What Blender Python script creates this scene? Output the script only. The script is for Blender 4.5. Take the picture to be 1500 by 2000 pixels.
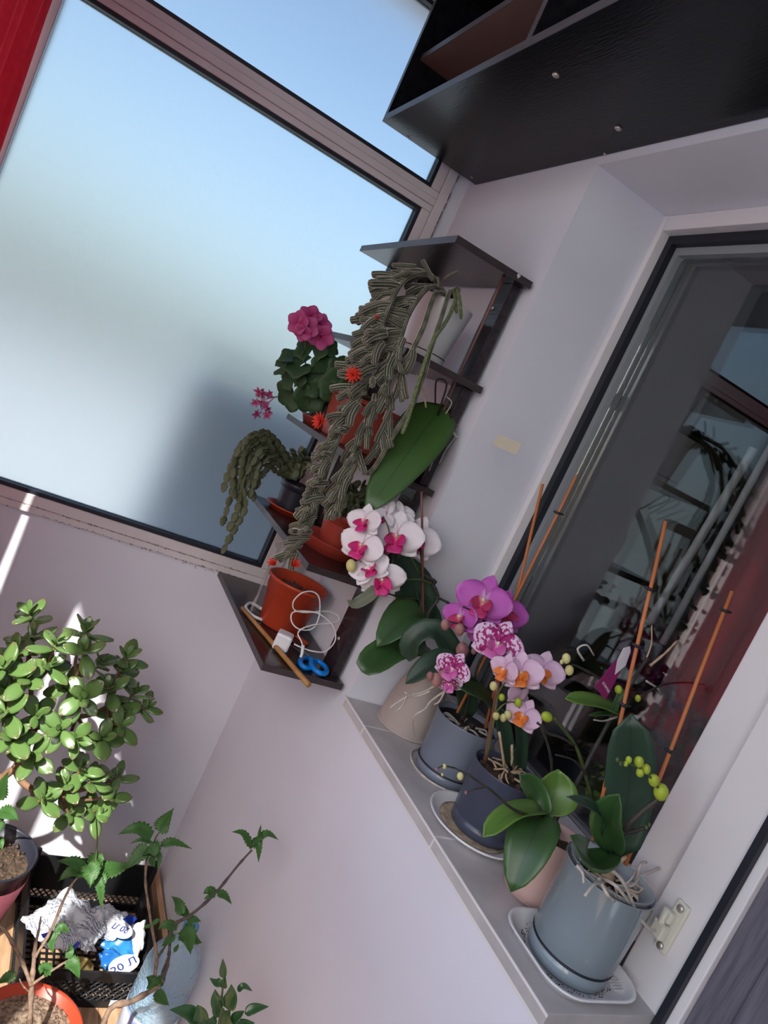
import bpy, bmesh, math, random
from mathutils import Vector, Matrix, noise
random.seed(7)
for o in list(bpy.data.objects): bpy.data.objects.remove(o)
scene = bpy.context.scene
COL = scene.collection
V = Vector
# ------------------------------------------------------------------ camera
CAM = V((1.9495, -0.8080, 1.590)); FPX = 1426.09
R0 = V((0.36871, 0.83056, 0.41740)); R1 = V((0.28525, 0.32627, -0.90121)); R2 = V((-0.88469, 0.45135, -0.11662))
cd = bpy.data.cameras.new('camera'); cam = bpy.data.objects.new('camera', cd); COL.objects.link(cam)
m = Matrix.Identity(4)
for i in range(3):
    m[i][0] = R0[i]; m[i][1] = -R1[i]; m[i][2] = -R2[i]; m[i][3] = CAM[i]
cam.matrix_world = m
cd.sensor_fit = 'VERTICAL'; cd.sensor_height = 36; cd.sensor_width = 27; cd.lens = 36 * FPX / 2000
cd.clip_start = 0.02; cd.clip_end = 500
scene.camera = cam
# ------------------------------------------------------------------ light
world = bpy.data.worlds.new('sky'); scene.world = world; world.use_nodes = True
wn = world.node_tree; wn.nodes.clear()
wo = wn.nodes.new('ShaderNodeOutputWorld'); bg = wn.nodes.new('ShaderNodeBackground'); st = wn.nodes.new('ShaderNodeTexSky')
st.sky_type = 'NISHITA'; st.sun_disc = False; st.sun_elevation = math.radians(43); st.sun_rotation = math.radians(125.5)
st.air_density = 1.0; st.dust_density = 2.6; st.ozone_density = 1.3
bg.inputs[1].default_value = 0.20
wn.links.new(st.outputs[0], bg.inputs[0]); wn.links.new(bg.outputs[0], wo.inputs[0])
SUN_DIR = V((-0.35, 0.25, -0.40)).normalized()
sl = bpy.data.lights.new('sun', 'SUN'); sl.energy = 3.9; sl.angle = math.radians(0.6); sl.color = (1.0, 0.96, 0.90)
so = bpy.data.objects.new('sun', sl); COL.objects.link(so)
so.rotation_euler = SUN_DIR.to_track_quat('-Z', 'Y').to_euler(); so.location = (3, -3, 5)
vs = scene.view_settings
vs.view_transform = 'Standard'; vs.look = 'None'; vs.gamma = 1; vs.use_curve_mapping = False; vs.exposure = 1.12

# ------------------------------------------------------------------ helpers
def at(px, py, x=None, y=None, z=None):
    d = R0 * ((px - 750) / FPX) + R1 * ((py - 1000) / FPX) + R2
    if x is not None: t = (x - CAM.x) / d.x
    elif y is not None: t = (y - CAM.y) / d.y
    else: t = (z - CAM.z) / d.z
    return CAM + d * t
def depth(P): return (P - CAM).dot(R2)
def pxm(P, n): return n * depth(P) / FPX          # n pixels at point P, in metres
WM = {}
def link(o, parent=None, M=None):
    COL.objects.link(o)
    if M is None: M = Matrix.Identity(4)
    o.matrix_basis = M
    if parent is not None:
        o.parent = parent; o.matrix_parent_inverse = WM[parent.name].inverted()
    WM[o.name] = M
    return o
def tag(o, label=None, cat=None, group=None, kind=None):
    if label: o['label'] = label
    if cat: o['category'] = cat
    if group: o['group'] = group
    if kind: o['kind'] = kind
    return o
def thing(name, label, cat, loc, group=None):
    o = bpy.data.objects.new(name, None); o.empty_display_size = .03
    link(o, None, Matrix.Translation(V(loc)))
    return tag(o, label, cat, group)
def mobj(name, mesh, mat, parent=None, M=None):
    o = bpy.data.objects.new(name, mesh)
    if mat is not None and len(mesh.materials) == 0: mesh.materials.append(mat)
    return link(o, parent, M)
def struct(o): o['kind'] = 'structure'; return o
def mesh_of(vs, fs, smooth=True, uvs=None, name='m'):
    me = bpy.data.meshes.new(name); me.from_pydata([tuple(v) for v in vs], [], fs)
    if smooth: me.polygons.foreach_set('use_smooth', [True] * len(me.polygons))
    if uvs:
        ul = me.uv_layers.new(name='UVMap')
        for l in me.loops: ul.data[l.index].uv = uvs[l.vertex_index]
    me.update(); return me
class B:                                            # collects geometry for ONE mesh
    def __init__(s): s.v = []; s.f = []; s.u = []
    def add(s, vs, fs, us=None):
        n = len(s.v); s.v += [V(v) for v in vs]; s.f += [tuple(i + n for i in f) for f in fs]; s.u += us or [(0, 0)] * len(vs)
        return s
    def box(s, lo, hi, M=None):
        x0, y0, z0 = lo; x1, y1, z1 = hi
        vs = [V(p) for p in ((x0,y0,z0),(x1,y0,z0),(x1,y1,z0),(x0,y1,z0),(x0,y0,z1),(x1,y0,z1),(x1,y1,z1),(x0,y1,z1))]
        if M is not None: vs = [M @ v for v in vs]
        return s.add(vs, [(0,3,2,1),(4,5,6,7),(0,1,5,4),(1,2,6,5),(2,3,7,6),(3,0,4,7)])
    def tube(s, pts, rad, sides=8, caps=True, ribs=0):
        pts = [V(p) for p in pts]; n = len(pts)
        rad = [rad] * n if not isinstance(rad, (list, tuple)) else rad
        if len(rad) != n: rad = [rad[0] + (rad[-1] - rad[0]) * i / (n - 1) if len(rad) == 2 else rad[min(int(i * len(rad) / n), len(rad) - 1)] for i in range(n)]
        T = [(pts[min(i + 1, n - 1)] - pts[max(i - 1, 0)]).normalized() for i in range(n)]
        a = V((0, 0, 1)) if abs(T[0].z) < .9 else V((1, 0, 0))
        N = (a - T[0] * a.dot(T[0])).normalized(); vs = []; us = []
        for i in range(n):
            N = (N - T[i] * N.dot(T[i])).normalized(); Bn = T[i].cross(N)
            for k in range(sides):
                th = 2 * math.pi * k / sides
                r = rad[i] * ((1 if k % 2 == 0 else .76) if ribs else 1)
                vs.append(pts[i] + (N * math.cos(th) + Bn * math.sin(th)) * r); us.append((k / sides, i / (n - 1)))
        fs = [(i*sides+k, i*sides+(k+1)%sides, (i+1)*sides+(k+1)%sides, (i+1)*sides+k) for i in range(n - 1) for k in range(sides)]
        if caps:
            fs.append(tuple(range(sides - 1, -1, -1))); fs.append(tuple((n - 1) * sides + k for k in range(sides)))
        return s.add(vs, fs, us)
    def lathe(s, prof, c=(0, 0, 0), seg=32, sx=1, sy=1, closed=False):
        c = V(c); n = len(prof); vs = []; us = []
        for i, (r, z) in enumerate(prof):
            for k in range(seg):
                th = 2 * math.pi * k / seg
                vs.append(c + V((r * math.cos(th) * sx, r * math.sin(th) * sy, z))); us.append((k / seg, i / max(1, n - 1)))
        fs = [(i*seg+k, i*seg+(k+1)%seg, (i+1)*seg+(k+1)%seg, (i+1)*seg+k) for i in range(n - 1) for k in range(seg)]
        if prof[0][0] > 1e-6 and not closed: fs.append(tuple(range(seg - 1, -1, -1)))
        if prof[-1][0] > 1e-6 and not closed: fs.append(tuple((n - 1) * seg + k for k in range(seg)))
        return s.add(vs, fs, us)
    def ball(s, c, r, seg=10, rings=7, M=None):
        c = V(c); vs = []; rx, ry, rz = r if isinstance(r, (tuple, list)) else (r, r, r)
        for i in range(rings + 1):
            ph = math.pi * i / rings
            for k in range(seg):
                th = 2 * math.pi * k / seg
                p = V((rx * math.sin(ph) * math.cos(th), ry * math.sin(ph) * math.sin(th), rz * math.cos(ph)))
                vs.append(c + (M @ p if M is not None else p))
        fs = [(i*seg+k, (i+1)*seg+k, (i+1)*seg+(k+1)%seg, i*seg+(k+1)%seg) for i in range(rings) for k in range(seg)]
        return s.add(vs, fs)
    def sheet(s, grid, thick=0.0, uv=None):         # grid[i][j] points, closed with thickness along normals
        n = len(grid); w = len(grid[0]); nv = []
        P = [[V(p) for p in row] for row in grid]
        def nrm(i, j):
            a = P[min(i+1, n-1)][j] - P[max(i-1, 0)][j]; b = P[i][min(j+1, w-1)] - P[i][max(j-1, 0)]
            c = a.cross(b); return c.normalized() if c.length > 1e-12 else V((0, 0, 1))
        us = uv or [(j / (w - 1), i / (n - 1)) for i in range(n) for j in range(w)]
        top = [P[i][j] for i in range(n) for j in range(w)]
        if thick <= 0: return s.add(top, [(i*w+j, i*w+j+1, (i+1)*w+j+1, (i+1)*w+j) for i in range(n-1) for j in range(w-1)], us)
        bot = [P[i][j] - nrm(i, j) * thick for i in range(n) for j in range(w)]; q = n * w
        fs = [(i*w+j, (i+1)*w+j, (i+1)*w+j+1, i*w+j+1) for i in range(n-1) for j in range(w-1)]
        fs += [(q+i*w+j, q+i*w+j+1, q+(i+1)*w+j+1, q+(i+1)*w+j) for i in range(n-1) for j in range(w-1)]
        for i in range(n - 1):
            fs.append((i*w, q+i*w, q+(i+1)*w, (i+1)*w)); fs.append((i*w+w-1, (i+1)*w+w-1, q+(i+1)*w+w-1, q+i*w+w-1))
        for j in range(w - 1):
            fs.append((j, j+1, q+j+1, q+j)); fs.append(((n-1)*w+j, q+(n-1)*w+j, q+(n-1)*w+j+1, (n-1)*w+j+1))
        return s.add(top + bot, fs, us + us)
    def mesh(s, smooth=True, name='m'): return mesh_of(s.v, s.f, smooth, s.u, name)
    def obj(s, name, mat, parent=None, smooth=True, M=None, bevel=0):
        o = mobj(name, s.mesh(smooth, name), mat, parent, M)
        if bevel:
            b = o.modifiers.new('bevel', 'BEVEL'); b.width = bevel; b.segments = 2; b.limit_method = 'ANGLE'
        return o
def box(name, lo, hi, mat, parent=None, bevel=0, M=None): return B().box(lo, hi).obj(name, mat, parent, smooth=False, bevel=bevel, M=M)
def crom(pts, n=6):                                 # Catmull-Rom through points
    P = [V(p) for p in pts]
    if len(P) < 3: return [P[0].lerp(P[-1], i / n) for i in range(n + 1)]
    out = []; E = [P[0] * 2 - P[1]] + P + [P[-1] * 2 - P[-2]]
    for i in range(1, len(E) - 2):
        for k in range(n):
            t = k / n; a, b, c, d = E[i-1], E[i], E[i+1], E[i+2]
            out.append(.5 * ((2 * b) + (c - a) * t + (2*a - 5*b + 4*c - d) * t*t + (3*b - a - 3*c + d) * t**3))
    return out + [P[-1]]
# ------------------------------------------------------------------ materials
def mat(name, col, rough=.5, col2=None, scale=20, bump=0, bscale=None, spec=.5, metal=0, trans=0, sss=0, rand=0, sheen=0, coat=0, stretch=None, detail=4, contrast=(.35, .65), uvc=False, translucent=0, ior=1.45):
    m = bpy.data.materials.new(name); m.use_nodes = True; nt = m.node_tree; n = nt.nodes; l = nt.links
    p = n['Principled BSDF']; p.inputs['Roughness'].default_value = rough; p.inputs['Metallic'].default_value = metal
    p.inputs['Specular IOR Level'].default_value = spec; p.inputs['IOR'].default_value = ior
    p.inputs['Transmission Weight'].default_value = trans; p.inputs['Coat Weight'].default_value = coat
    if sheen: p.inputs['Sheen Weight'].default_value = sheen; p.inputs['Sheen Roughness'].default_value = .35; p.inputs['Sheen Tint'].default_value = (.9, .85, .8, 1)
    p.inputs['Base Color'].default_value = (*col, 1); src = None
    tc = n.new('ShaderNodeTexCoord'); mp = n.new('ShaderNodeMapping'); l.new(tc.outputs['UV' if uvc else 'Object'], mp.inputs[0])
    if stretch: mp.inputs['Scale'].default_value = stretch
    if col2:
        t = n.new('ShaderNodeTexNoise'); t.inputs['Scale'].default_value = scale; t.inputs['Detail'].default_value = detail; l.new(mp.outputs[0], t.inputs[0])
        r = n.new('ShaderNodeValToRGB'); r.color_ramp.elements[0].position = contrast[0]; r.color_ramp.elements[1].position = contrast[1]
        r.color_ramp.elements[0].color = (*col, 1); r.color_ramp.elements[1].color = (*col2, 1)
        l.new(t.outputs[0], r.inputs[0]); src = r.outputs[0]
    if rand:
        oi = n.new('ShaderNodeObjectInfo'); hs = n.new('ShaderNodeHueSaturation'); mr = n.new('ShaderNodeMapRange')
        mr.inputs['To Min'].default_value = 1 - rand; mr.inputs['To Max'].default_value = 1 + rand
        l.new(oi.outputs['Random'], mr.inputs[0]); l.new(mr.outputs[0], hs.inputs['Value'])
        if src: l.new(src, hs.inputs['Color'])
        else: hs.inputs['Color'].default_value = (*col, 1)
        src = hs.outputs[0]
    if src: l.new(src, p.inputs['Base Color'])
    if bump:
        t2 = n.new('ShaderNodeTexNoise'); t2.inputs['Scale'].default_value = bscale or scale; t2.inputs['Detail'].default_value = 5; l.new(mp.outputs[0], t2.inputs[0])
        bm = n.new('ShaderNodeBump'); bm.inputs['Strength'].default_value = bump; bm.inputs['Distance'].default_value = .004
        l.new(t2.outputs[0], bm.inputs['Height']); l.new(bm.outputs[0], p.inputs['Normal'])
    if translucent:
        tr = n.new('ShaderNodeBsdfTranslucent'); mx = n.new('ShaderNodeMixShader'); mx.inputs[0].default_value = translucent
        if src: l.new(src, tr.inputs[0])
        else: tr.inputs[0].default_value = (*col, 1)
        l.new(p.outputs[0], mx.inputs[1]); l.new(tr.outputs[0], mx.inputs[2]); l.new(mx.outputs[0], n['Material Output'].inputs[0])
    return m
def uvmat(name, stops, rough=.5, axis='v', spots=None, translucent=0, spec=.4, sheen=0):   # colour ramp along a leaf or petal, optional spots
    m = bpy.data.materials.new(name); m.use_nodes = True; nt = m.node_tree; n = nt.nodes; l = nt.links
    p = n['Principled BSDF']; p.inputs['Roughness'].default_value = rough; p.inputs['Specular IOR Level'].default_value = spec
    if sheen: p.inputs['Sheen Weight'].default_value = sheen
    uv = n.new('ShaderNodeUVMap'); sp = n.new('ShaderNodeSeparateXYZ'); l.new(uv.outputs[0], sp.inputs[0])
    r = n.new('ShaderNodeValToRGB'); cr = r.color_ramp
    while len(cr.elements) < len(stops): cr.elements.new(.5)
    for e, (q, c) in zip(cr.elements, stops): e.position = q; e.color = (*c, 1)
    if axis == 'mid':                              # distance from the midrib
        a = n.new('ShaderNodeMath'); a.operation = 'SUBTRACT'; a.inputs[1].default_value = .5; l.new(sp.outputs[0], a.inputs[0])
        b = n.new('ShaderNodeMath'); b.operation = 'ABSOLUTE'; l.new(a.outputs[0], b.inputs[0]); l.new(b.outputs[0], r.inputs[0])
    else: l.new(sp.outputs[1 if axis == 'v' else 0], r.inputs[0])
    out = r.outputs[0]
    if spots:
        c, sc, lo, hi = spots
        t = n.new('ShaderNodeTexNoise'); t.inputs['Scale'].default_value = sc; t.inputs['Detail'].default_value = 3; l.new(uv.outputs[0], t.inputs[0])
        s2 = n.new('ShaderNodeMapRange'); s2.inputs['From Min'].default_value = 0; s2.inputs['From Max'].default_value = .95; s2.inputs['To Min'].default_value = .16; s2.inputs['To Max'].default_value = -.13
        l.new(sp.outputs[1], s2.inputs[0])
        ad = n.new('ShaderNodeMath'); l.new(t.outputs[0], ad.inputs[0]); l.new(s2.outputs[0], ad.inputs[1])
        r2 = n.new('ShaderNodeValToRGB'); r2.color_ramp.elements[0].position = lo; r2.color_ramp.elements[1].position = hi
        l.new(ad.outputs[0], r2.inputs[0]); mx = n.new('ShaderNodeMixRGB'); l.new(r2.outputs[0], mx.inputs[0]); l.new(out, mx.inputs[1]); mx.inputs[2].default_value = (*c, 1); out = mx.outputs[0]
    l.new(out, p.inputs['Base Color'])
    if translucent:
        tr = n.new('ShaderNodeBsdfTranslucent'); ms = n.new('ShaderNodeMixShader'); ms.inputs[0].default_value = translucent
        l.new(out, tr.inputs[0]); l.new(p.outputs[0], ms.inputs[1]); l.new(tr.outputs[0], ms.inputs[2]); l.new(ms.outputs[0], n['Material Output'].inputs[0])
    return m
M_ = {}
M_['plaster'] = mat('plaster', (.69, .69, .76), .85, (.73, .73, .80), 3, bump=.12, bscale=60)
M_['pvc'] = mat('white_pvc', (.72, .69, .70), .38, (.76, .73, .74), 4)
M_['pvc_warm'] = mat('window_pvc', (.64, .60, .61), .42, (.69, .65, .66), 5, bump=.03, bscale=200)
M_['stain'] = mat('mould_dirt', (.20, .16, .17), .9, (.32, .26, .27), 90)
M_['bead'] = mat('grey_bead', (.26, .28, .30), .4)
M_['gasket'] = mat('black_rubber', (.012, .014, .022), .5)
M_['black_wood'] = mat('black_wood', (.005, .006, .008), .20, (.010, .010, .013), 9, bump=.12, bscale=40, stretch=(1, 7, 7), spec=.22)
M_['edge_wood'] = mat('black_wood_edge', (.05, .045, .052), .4, (.07, .062, .07), 12, stretch=(1, 9, 9))
M_['brown_board'] = mat('brown_board', (.16, .095, .075), .5, (.19, .11, .09), 6)
M_['wenge'] = mat('wenge_wood', (.014, .010, .013), .26, (.030, .022, .025), 10, bump=.12, bscale=30, stretch=(1, 8, 8), spec=.5)
M_['wenge_edge'] = mat('wenge_edge', (.024, .017, .020), .38, (.055, .040, .043), 14, stretch=(2, 2, 60), spec=.5)
M_['stone'] = mat('sill_stone', (.42, .405, .41), .42, (.56, .54, .54), 9, bump=.05, bscale=50)
M_['grout'] = mat('grout', (.72, .70, .70), .9)
M_['floor'] = mat('floor_wood', (.40, .235, .125), .42, (.58, .38, .23), 5, stretch=(2, 14, 14), bump=.05)
M_['door'] = mat('door_foil', (.085, .08, .105), .6, (.15, .14, .175), 14, stretch=(10, 10, .6), bump=.25, bscale=70)
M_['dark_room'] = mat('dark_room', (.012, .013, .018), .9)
M_['ground'] = mat('outside_ground', (.40, .43, .45), .9, (.48, .51, .52), .3)
M_['house'] = mat('outside_render', (.50, .55, .58), .9, (.55, .60, .63), 1)
def glass(name, rough, col=(1, 1, 1), ior=1.45, bump=False):
    m = bpy.data.materials.new(name); m.use_nodes = True; nt = m.node_tree; n = nt.nodes; l = nt.links; n.clear()
    o = n.new('ShaderNodeOutputMaterial'); g = n.new('ShaderNodeBsdfGlass'); g.inputs['Roughness'].default_value = rough; g.inputs['IOR'].default_value = ior; g.inputs[0].default_value = (*col, 1)
    l.new(g.outputs[0], o.inputs[0])
    if bump:
        tc = n.new('ShaderNodeTexCoord'); w = n.new('ShaderNodeTexVoronoi'); w.inputs['Scale'].default_value = 420; w.inputs['Randomness'].default_value = .15; l.new(tc.outputs['Object'], w.inputs[0])
        b = n.new('ShaderNodeBump'); b.inputs['Strength'].default_value = .25; b.inputs['Distance'].default_value = .001; l.new(w.outputs[0], b.inputs['Height']); l.new(b.outputs[0], g.inputs['Normal'])
    return m
M_['frost'] = glass('frosted_glass', .45, (.715, .735, .735), 1.3, True)
M_['clear'] = glass('clear_glass', 0.0, (.97, .98, .98), 1.5)
def thin(name, col, fac, rough=.2):
    m = bpy.data.materials.new(name); m.use_nodes = True; n = m.node_tree.nodes; l = m.node_tree.links
    p = n['Principled BSDF']; p.inputs['Base Color'].default_value = (*col, 1); p.inputs['Roughness'].default_value = rough
    t = n.new('ShaderNodeBsdfTransparent'); mx = n.new('ShaderNodeMixShader'); mx.inputs[0].default_value = fac
    l.new(t.outputs[0], mx.inputs[1]); l.new(p.outputs[0], mx.inputs[2]); l.new(mx.outputs[0], n['Material Output'].inputs[0]); return m
M_['film'] = thin('clear_film', (.75, .72, .76), .22)
M_['pet'] = thin('blue_bottle_plastic', (.40, .60, .76), .46, .12)
_n = M_['pet'].node_tree.nodes; _l = M_['pet'].node_tree.links; _t = _n.new('ShaderNodeTexCoord'); _v = _n.new('ShaderNodeTexVoronoi'); _v.inputs['Scale'].default_value = 170; _b = _n.new('ShaderNodeBump'); _b.inputs['Strength'].default_value = .8; _b.inputs['Distance'].default_value = .003
_l.new(_t.outputs['Object'], _v.inputs[0]); _l.new(_v.outputs[0], _b.inputs['Height']); _l.new(_b.outputs[0], _n['Principled BSDF'].inputs['Normal'])
M_['clearpot'] = thin('clear_pot_plastic', (.6, .65, .68), .30, .1)
M_['sheer'] = None
M_['curtain'] = mat('red_curtain', (.60, .055, .095), .8, (.66, .065, .11), 60, translucent=.55)
# ------------------------------------------------------------------ the setting
# floor boards
fl = struct(box('floor', (-.02, -1.12, -.06), (3.4, .0, -.004), M_['grout']))
for i in range(6):
    for j in range(4):
        x0 = -.018 + j * .95 - (.4 if i % 2 else 0); x1 = x0 + .948
        x0 = max(x0, -.018); x1 = min(x1, 3.4)
        if x1 - x0 < .05: continue
        box('floor_plank', (x0, -1.118 + i * .1863, -.02), (x1, -1.118 + (i + 1) * .1863 - .0015, 0.0), M_['floor'], fl, bevel=.001)
# end wall (left of picture): parapet, strip beside the window, lintel
wl = struct(B().box((-.16, -1.25, -.06), (0, .12, 1.005)).box((-.16, -.043, 1.005), (0, .12, 2.66)).box((-.16, -1.25, 2.60), (0, -.043, 2.66)).obj('wall_left', M_['plaster'], smooth=False))
# house wall with window niche and door opening
HW = B().box((-.16, 0, -.06), (.584, .34, 2.70)).box((.584, 0, 2.240), (3.4, .34, 2.70)).box((.584, 0, -.06), (1.385, .34, .962)).box((2.35, 0, -.06), (3.4, .34, 2.24))
wr = struct(HW.obj('wall_right', M_['plaster'], smooth=False))
struct(box('ceiling', (-.3, -1.69, 2.66), (3.5, .34, 2.80), M_['plaster']))  # slab extended outward as an unseen eave, added to cut off high sun
struct(box('wall_back', (3.3, -1.25, -.06), (3.42, .0, 2.66), M_['plaster']))
struct(box('wall_front', (-.16, -1.25, -.06), (3.4, -1.12, 1.0), M_['plaster']))
# stone sill: three slabs with joints, nosing slightly proud
sill = struct(box('trim_1', (.586, -.0020, .9625), (1.382, .205, .9892), M_['grout']))
for x0, x1 in ((.586, .7035), (.7075, 1.0465), (1.0505, 1.384)):
    box('sill_slab', (x0, -.003, .968), (x1, .208, .990), M_['stone'], sill, bevel=.0015)
box('sill_edge_strip', (.58, -.0055, .986), (1.386, -.0032, .9905), M_['pvc'], sill, bevel=.001)
# end window: frame, transom, gaskets, frosted panes
w1 = struct(B().box((-.06, -.072, 1.006), (.012, -.044, 2.60)).box((-.06, -1.12, 1.006), (.012, -1.03, 2.60)).box((-.06, -1.03, 1.006), (.012, -.072, 1.024)).box((-.06, -1.03, 2.586), (.012, -.072, 2.60)).obj('window_1', M_['pvc_warm'], smooth=False, bevel=.002))
def rail(name, lo, hi): return box(name, lo, hi, M_['pvc_warm'], w1, bevel=.002)
rail('bottom_rail', (-.05, -1.03, 1.0245), (.010, -.0725, 1.052))
rail('transom_lower_rail', (-.05, -1.03, 2.145), (.008, -.0725, 2.162)); rail('transom_middle_rail', (-.05, -1.03, 2.1625), (.012, -.0725, 2.182)); rail('transom_upper_rail', (-.05, -1.03, 2.1825), (.008, -.0725, 2.201))
rail('side_rail', (-.05, -.1, 1.0525), (.008, -.0725, 2.1445)); rail('side_rail', (-.05, -.1, 2.2015), (.008, -.0725, 2.5855))
for z0, z1 in ((1.052, 2.145), (2.201, 2.586)):
    g = B(); a = .010
    g.box((-.03, -1.03, z0), (.004, -.1, z0 + a)).box((-.03, -1.03, z1 - a), (.004, -.1, z1)).box((-.03, -.1 - a, z0 + a), (.004, -.1, z1 - a))
    g.obj('gasket', M_['gasket'], w1, smooth=False)
    box('frosted_pane', (-.022, -1.03, z0 + a), (-.016, -.1 - a, z1 - a), M_['frost'], w1)
st_b = B()
for k in range(150):                                # dirt along the bottom joint of the window frame
    y = -.95 + .82 * random.random() ** .6; z = random.choice([1.0245, 1.0245, 1.008, 1.006]) + random.uniform(-.0015, .0015)
    w = random.uniform(.001, .006); x1 = .0128 if z > 1.02 else .0128
    st_b.box((.010, y, z - .0007), (x1, y + w, z + .0009))
for k in range(60):
    y = random.uniform(-.32, -.12); z = 1.004 - abs(random.gauss(0, .006)); st_b.box((-.001, y, z), (.0006, y + random.uniform(.001, .004), z + .0015))
for k in range(26):
    z = random.uniform(2.03, 2.26); st_b.box((.002, -.0435, z), (.0128, -.0425, z + random.uniform(.002, .012)))
o = st_b.obj('dirt_specks', M_['stain'], w1, smooth=False); o['kind'] = 'stuff'
# house window (right of picture): white frame, sash, black gasket, glass
w2 = struct(B().box((.584, .206, .963), (.600, .34, 2.24)).box((.600, .206, 2.206), (1.385, .34, 2.24)).box((.600, .209, .963), (1.27, .34, 1.03)).box((1.305, .206, .963), (1.385, .34, 2.206)).obj('window_2', M_['pvc'], smooth=False, bevel=.002))
box('sash_stile', (1.228, .222, 1.031), (1.303, .30, 2.205), M_['pvc'], w2, bevel=.003)
box('sash_bottom_rail', (.601, .222, 1.031), (1.2275, .30, 1.07), M_['pvc'], w2, bevel=.003)
B().box((.6005, .230, 1.07), (.6195, .30, 2.205)).box((.6195, .230, 2.186), (1.2275, .30, 2.205)).obj('gasket', M_['gasket'], w2, smooth=False)
B().box((.620, .246, 1.07), (.634, .30, 2.1855)).box((.634, .246, 2.168), (1.2275, .30, 2.1855)).obj('sash_inner_bead', M_['bead'], w2, smooth=False)
box('glass_pane', (.6345, .262, 1.0705), (1.2275, .266, 2.1675), M_['clear'], w2)
box('glass_pane', (.6345, .282, 1.0705), (1.2275, .286, 2.1675), M_['clear'], w2)
# dark room behind the window and door
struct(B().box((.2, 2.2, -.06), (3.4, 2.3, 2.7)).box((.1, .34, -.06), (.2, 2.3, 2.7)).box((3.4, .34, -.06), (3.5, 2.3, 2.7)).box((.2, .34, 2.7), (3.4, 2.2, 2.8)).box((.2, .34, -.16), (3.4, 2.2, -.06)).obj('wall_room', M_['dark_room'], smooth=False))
# balcony door with dark grained foil
d1 = struct(B().box((1.39, .212, .0), (1.4105, .30, 2.23)).box((2.33, .212, 0), (2.349, .30, 2.23)).obj('door_1', M_['pvc'], smooth=False, bevel=.002))
box('seal', (1.3855, .2, 0), (1.3965, .211, 2.23), M_['gasket'], d1)
for x0, x1, y in ((1.411, 1.462, .222), (1.464, 1.58, .216), (1.582, 2.20, .226), (2.202, 2.329, .216)):
    box('door_panel', (x0, y, .005), (x1, .28, 2.225), M_['door'], d1, bevel=.002)
# front glazing frame (reflected in the window)
w3 = struct(B().box((-.05, -1.2, 1.0), (3.4, -1.14, 1.05)).box((-.05, -1.2, 2.58), (3.4, -1.14, 2.66)).box((-.05, -1.2, 2.13), (3.4, -1.14, 2.20)).obj('window_3', M_['pvc_warm'], smooth=False, bevel=.003))
for x in (0.0, .78, 1.62, 2.5, 3.3): box('mullion', (x - .03, -1.2, 1.05), (x + .03, -1.14, 2.13), M_['pvc_warm'], w3, bevel=.002)
for x in (0.0, .78, 1.62, 2.5, 3.3): box('mullion', (x - .03, -1.2, 2.20), (x + .03, -1.14, 2.58), M_['pvc_warm'], w3, bevel=.002)
# outside
struct(box('ground', (-120, -120, -9.2), (120, 120, -9), M_['ground']))
# ------------------------------------------------------------------ furniture
ZB = [1.978, 1.737, 1.491, 1.247, 1.007]             # shelf board tops, top to bottom
SW, SD, SE, STK = .564, .21, .010, .0150
shelf = thing('shelf_rack', 'dark wenge five-board shelf rack standing in the corner beside the window niche', 'shelf', (.28, -.11, ZB[4] - STK))
for i, z in enumerate(ZB):
    b = box('shelf_board', (.004, -SD, z - STK), (SW, -SE, z), M_['wenge'], shelf, bevel=.0008)
    box('edge_band', (SW, -SD, z - STK), (SW + .0008, -SE, z), M_['wenge_edge'], b)
    box('edge_band', (.004, -SD - .0008, z - STK), (SW, -SD, z), M_['edge_wood'], b)
scm = B(); scm.lathe([(0, .0), (.005, .0), (.005, .002), (.003, .0035), (0, .0035)], seg=12); screw_me = scm.mesh(True, 'screw')
M_['screw'] = mat('screw_metal', (.55, .5, .46), .4, metal=.8)
for x0, x1 in ((.030, .092), (.470, .532)):
    for i in range(4):
        p = box('post', (x0, -.034, ZB[i + 1] + .0003), (x1, -.0125, ZB[i] - STK - .0003), M_['wenge'], shelf, bevel=.0008)
        if x0 > .3 and i in (0, 3):
            zz = 1.905 if i == 0 else 1.085
            mobj('screw', screw_me, M_['screw'], p, Matrix.Translation((.497, -.0345, zz)) @ Matrix.Rotation(math.pi / 2, 4, 'X'))
M_['chip'] = mat('chipped_paint', (.55, .55, .58), .8)
B().box((SW + .0009, -.052, ZB[0] - .0065), (SW + .0014, -.044, ZB[0] - .001)).box((SW + .0009, -.049, ZB[0] - .0095), (SW + .0014, -.046, ZB[0] - .0065)).obj('chipped_spot', M_['chip'], shelf, smooth=False)
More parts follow.
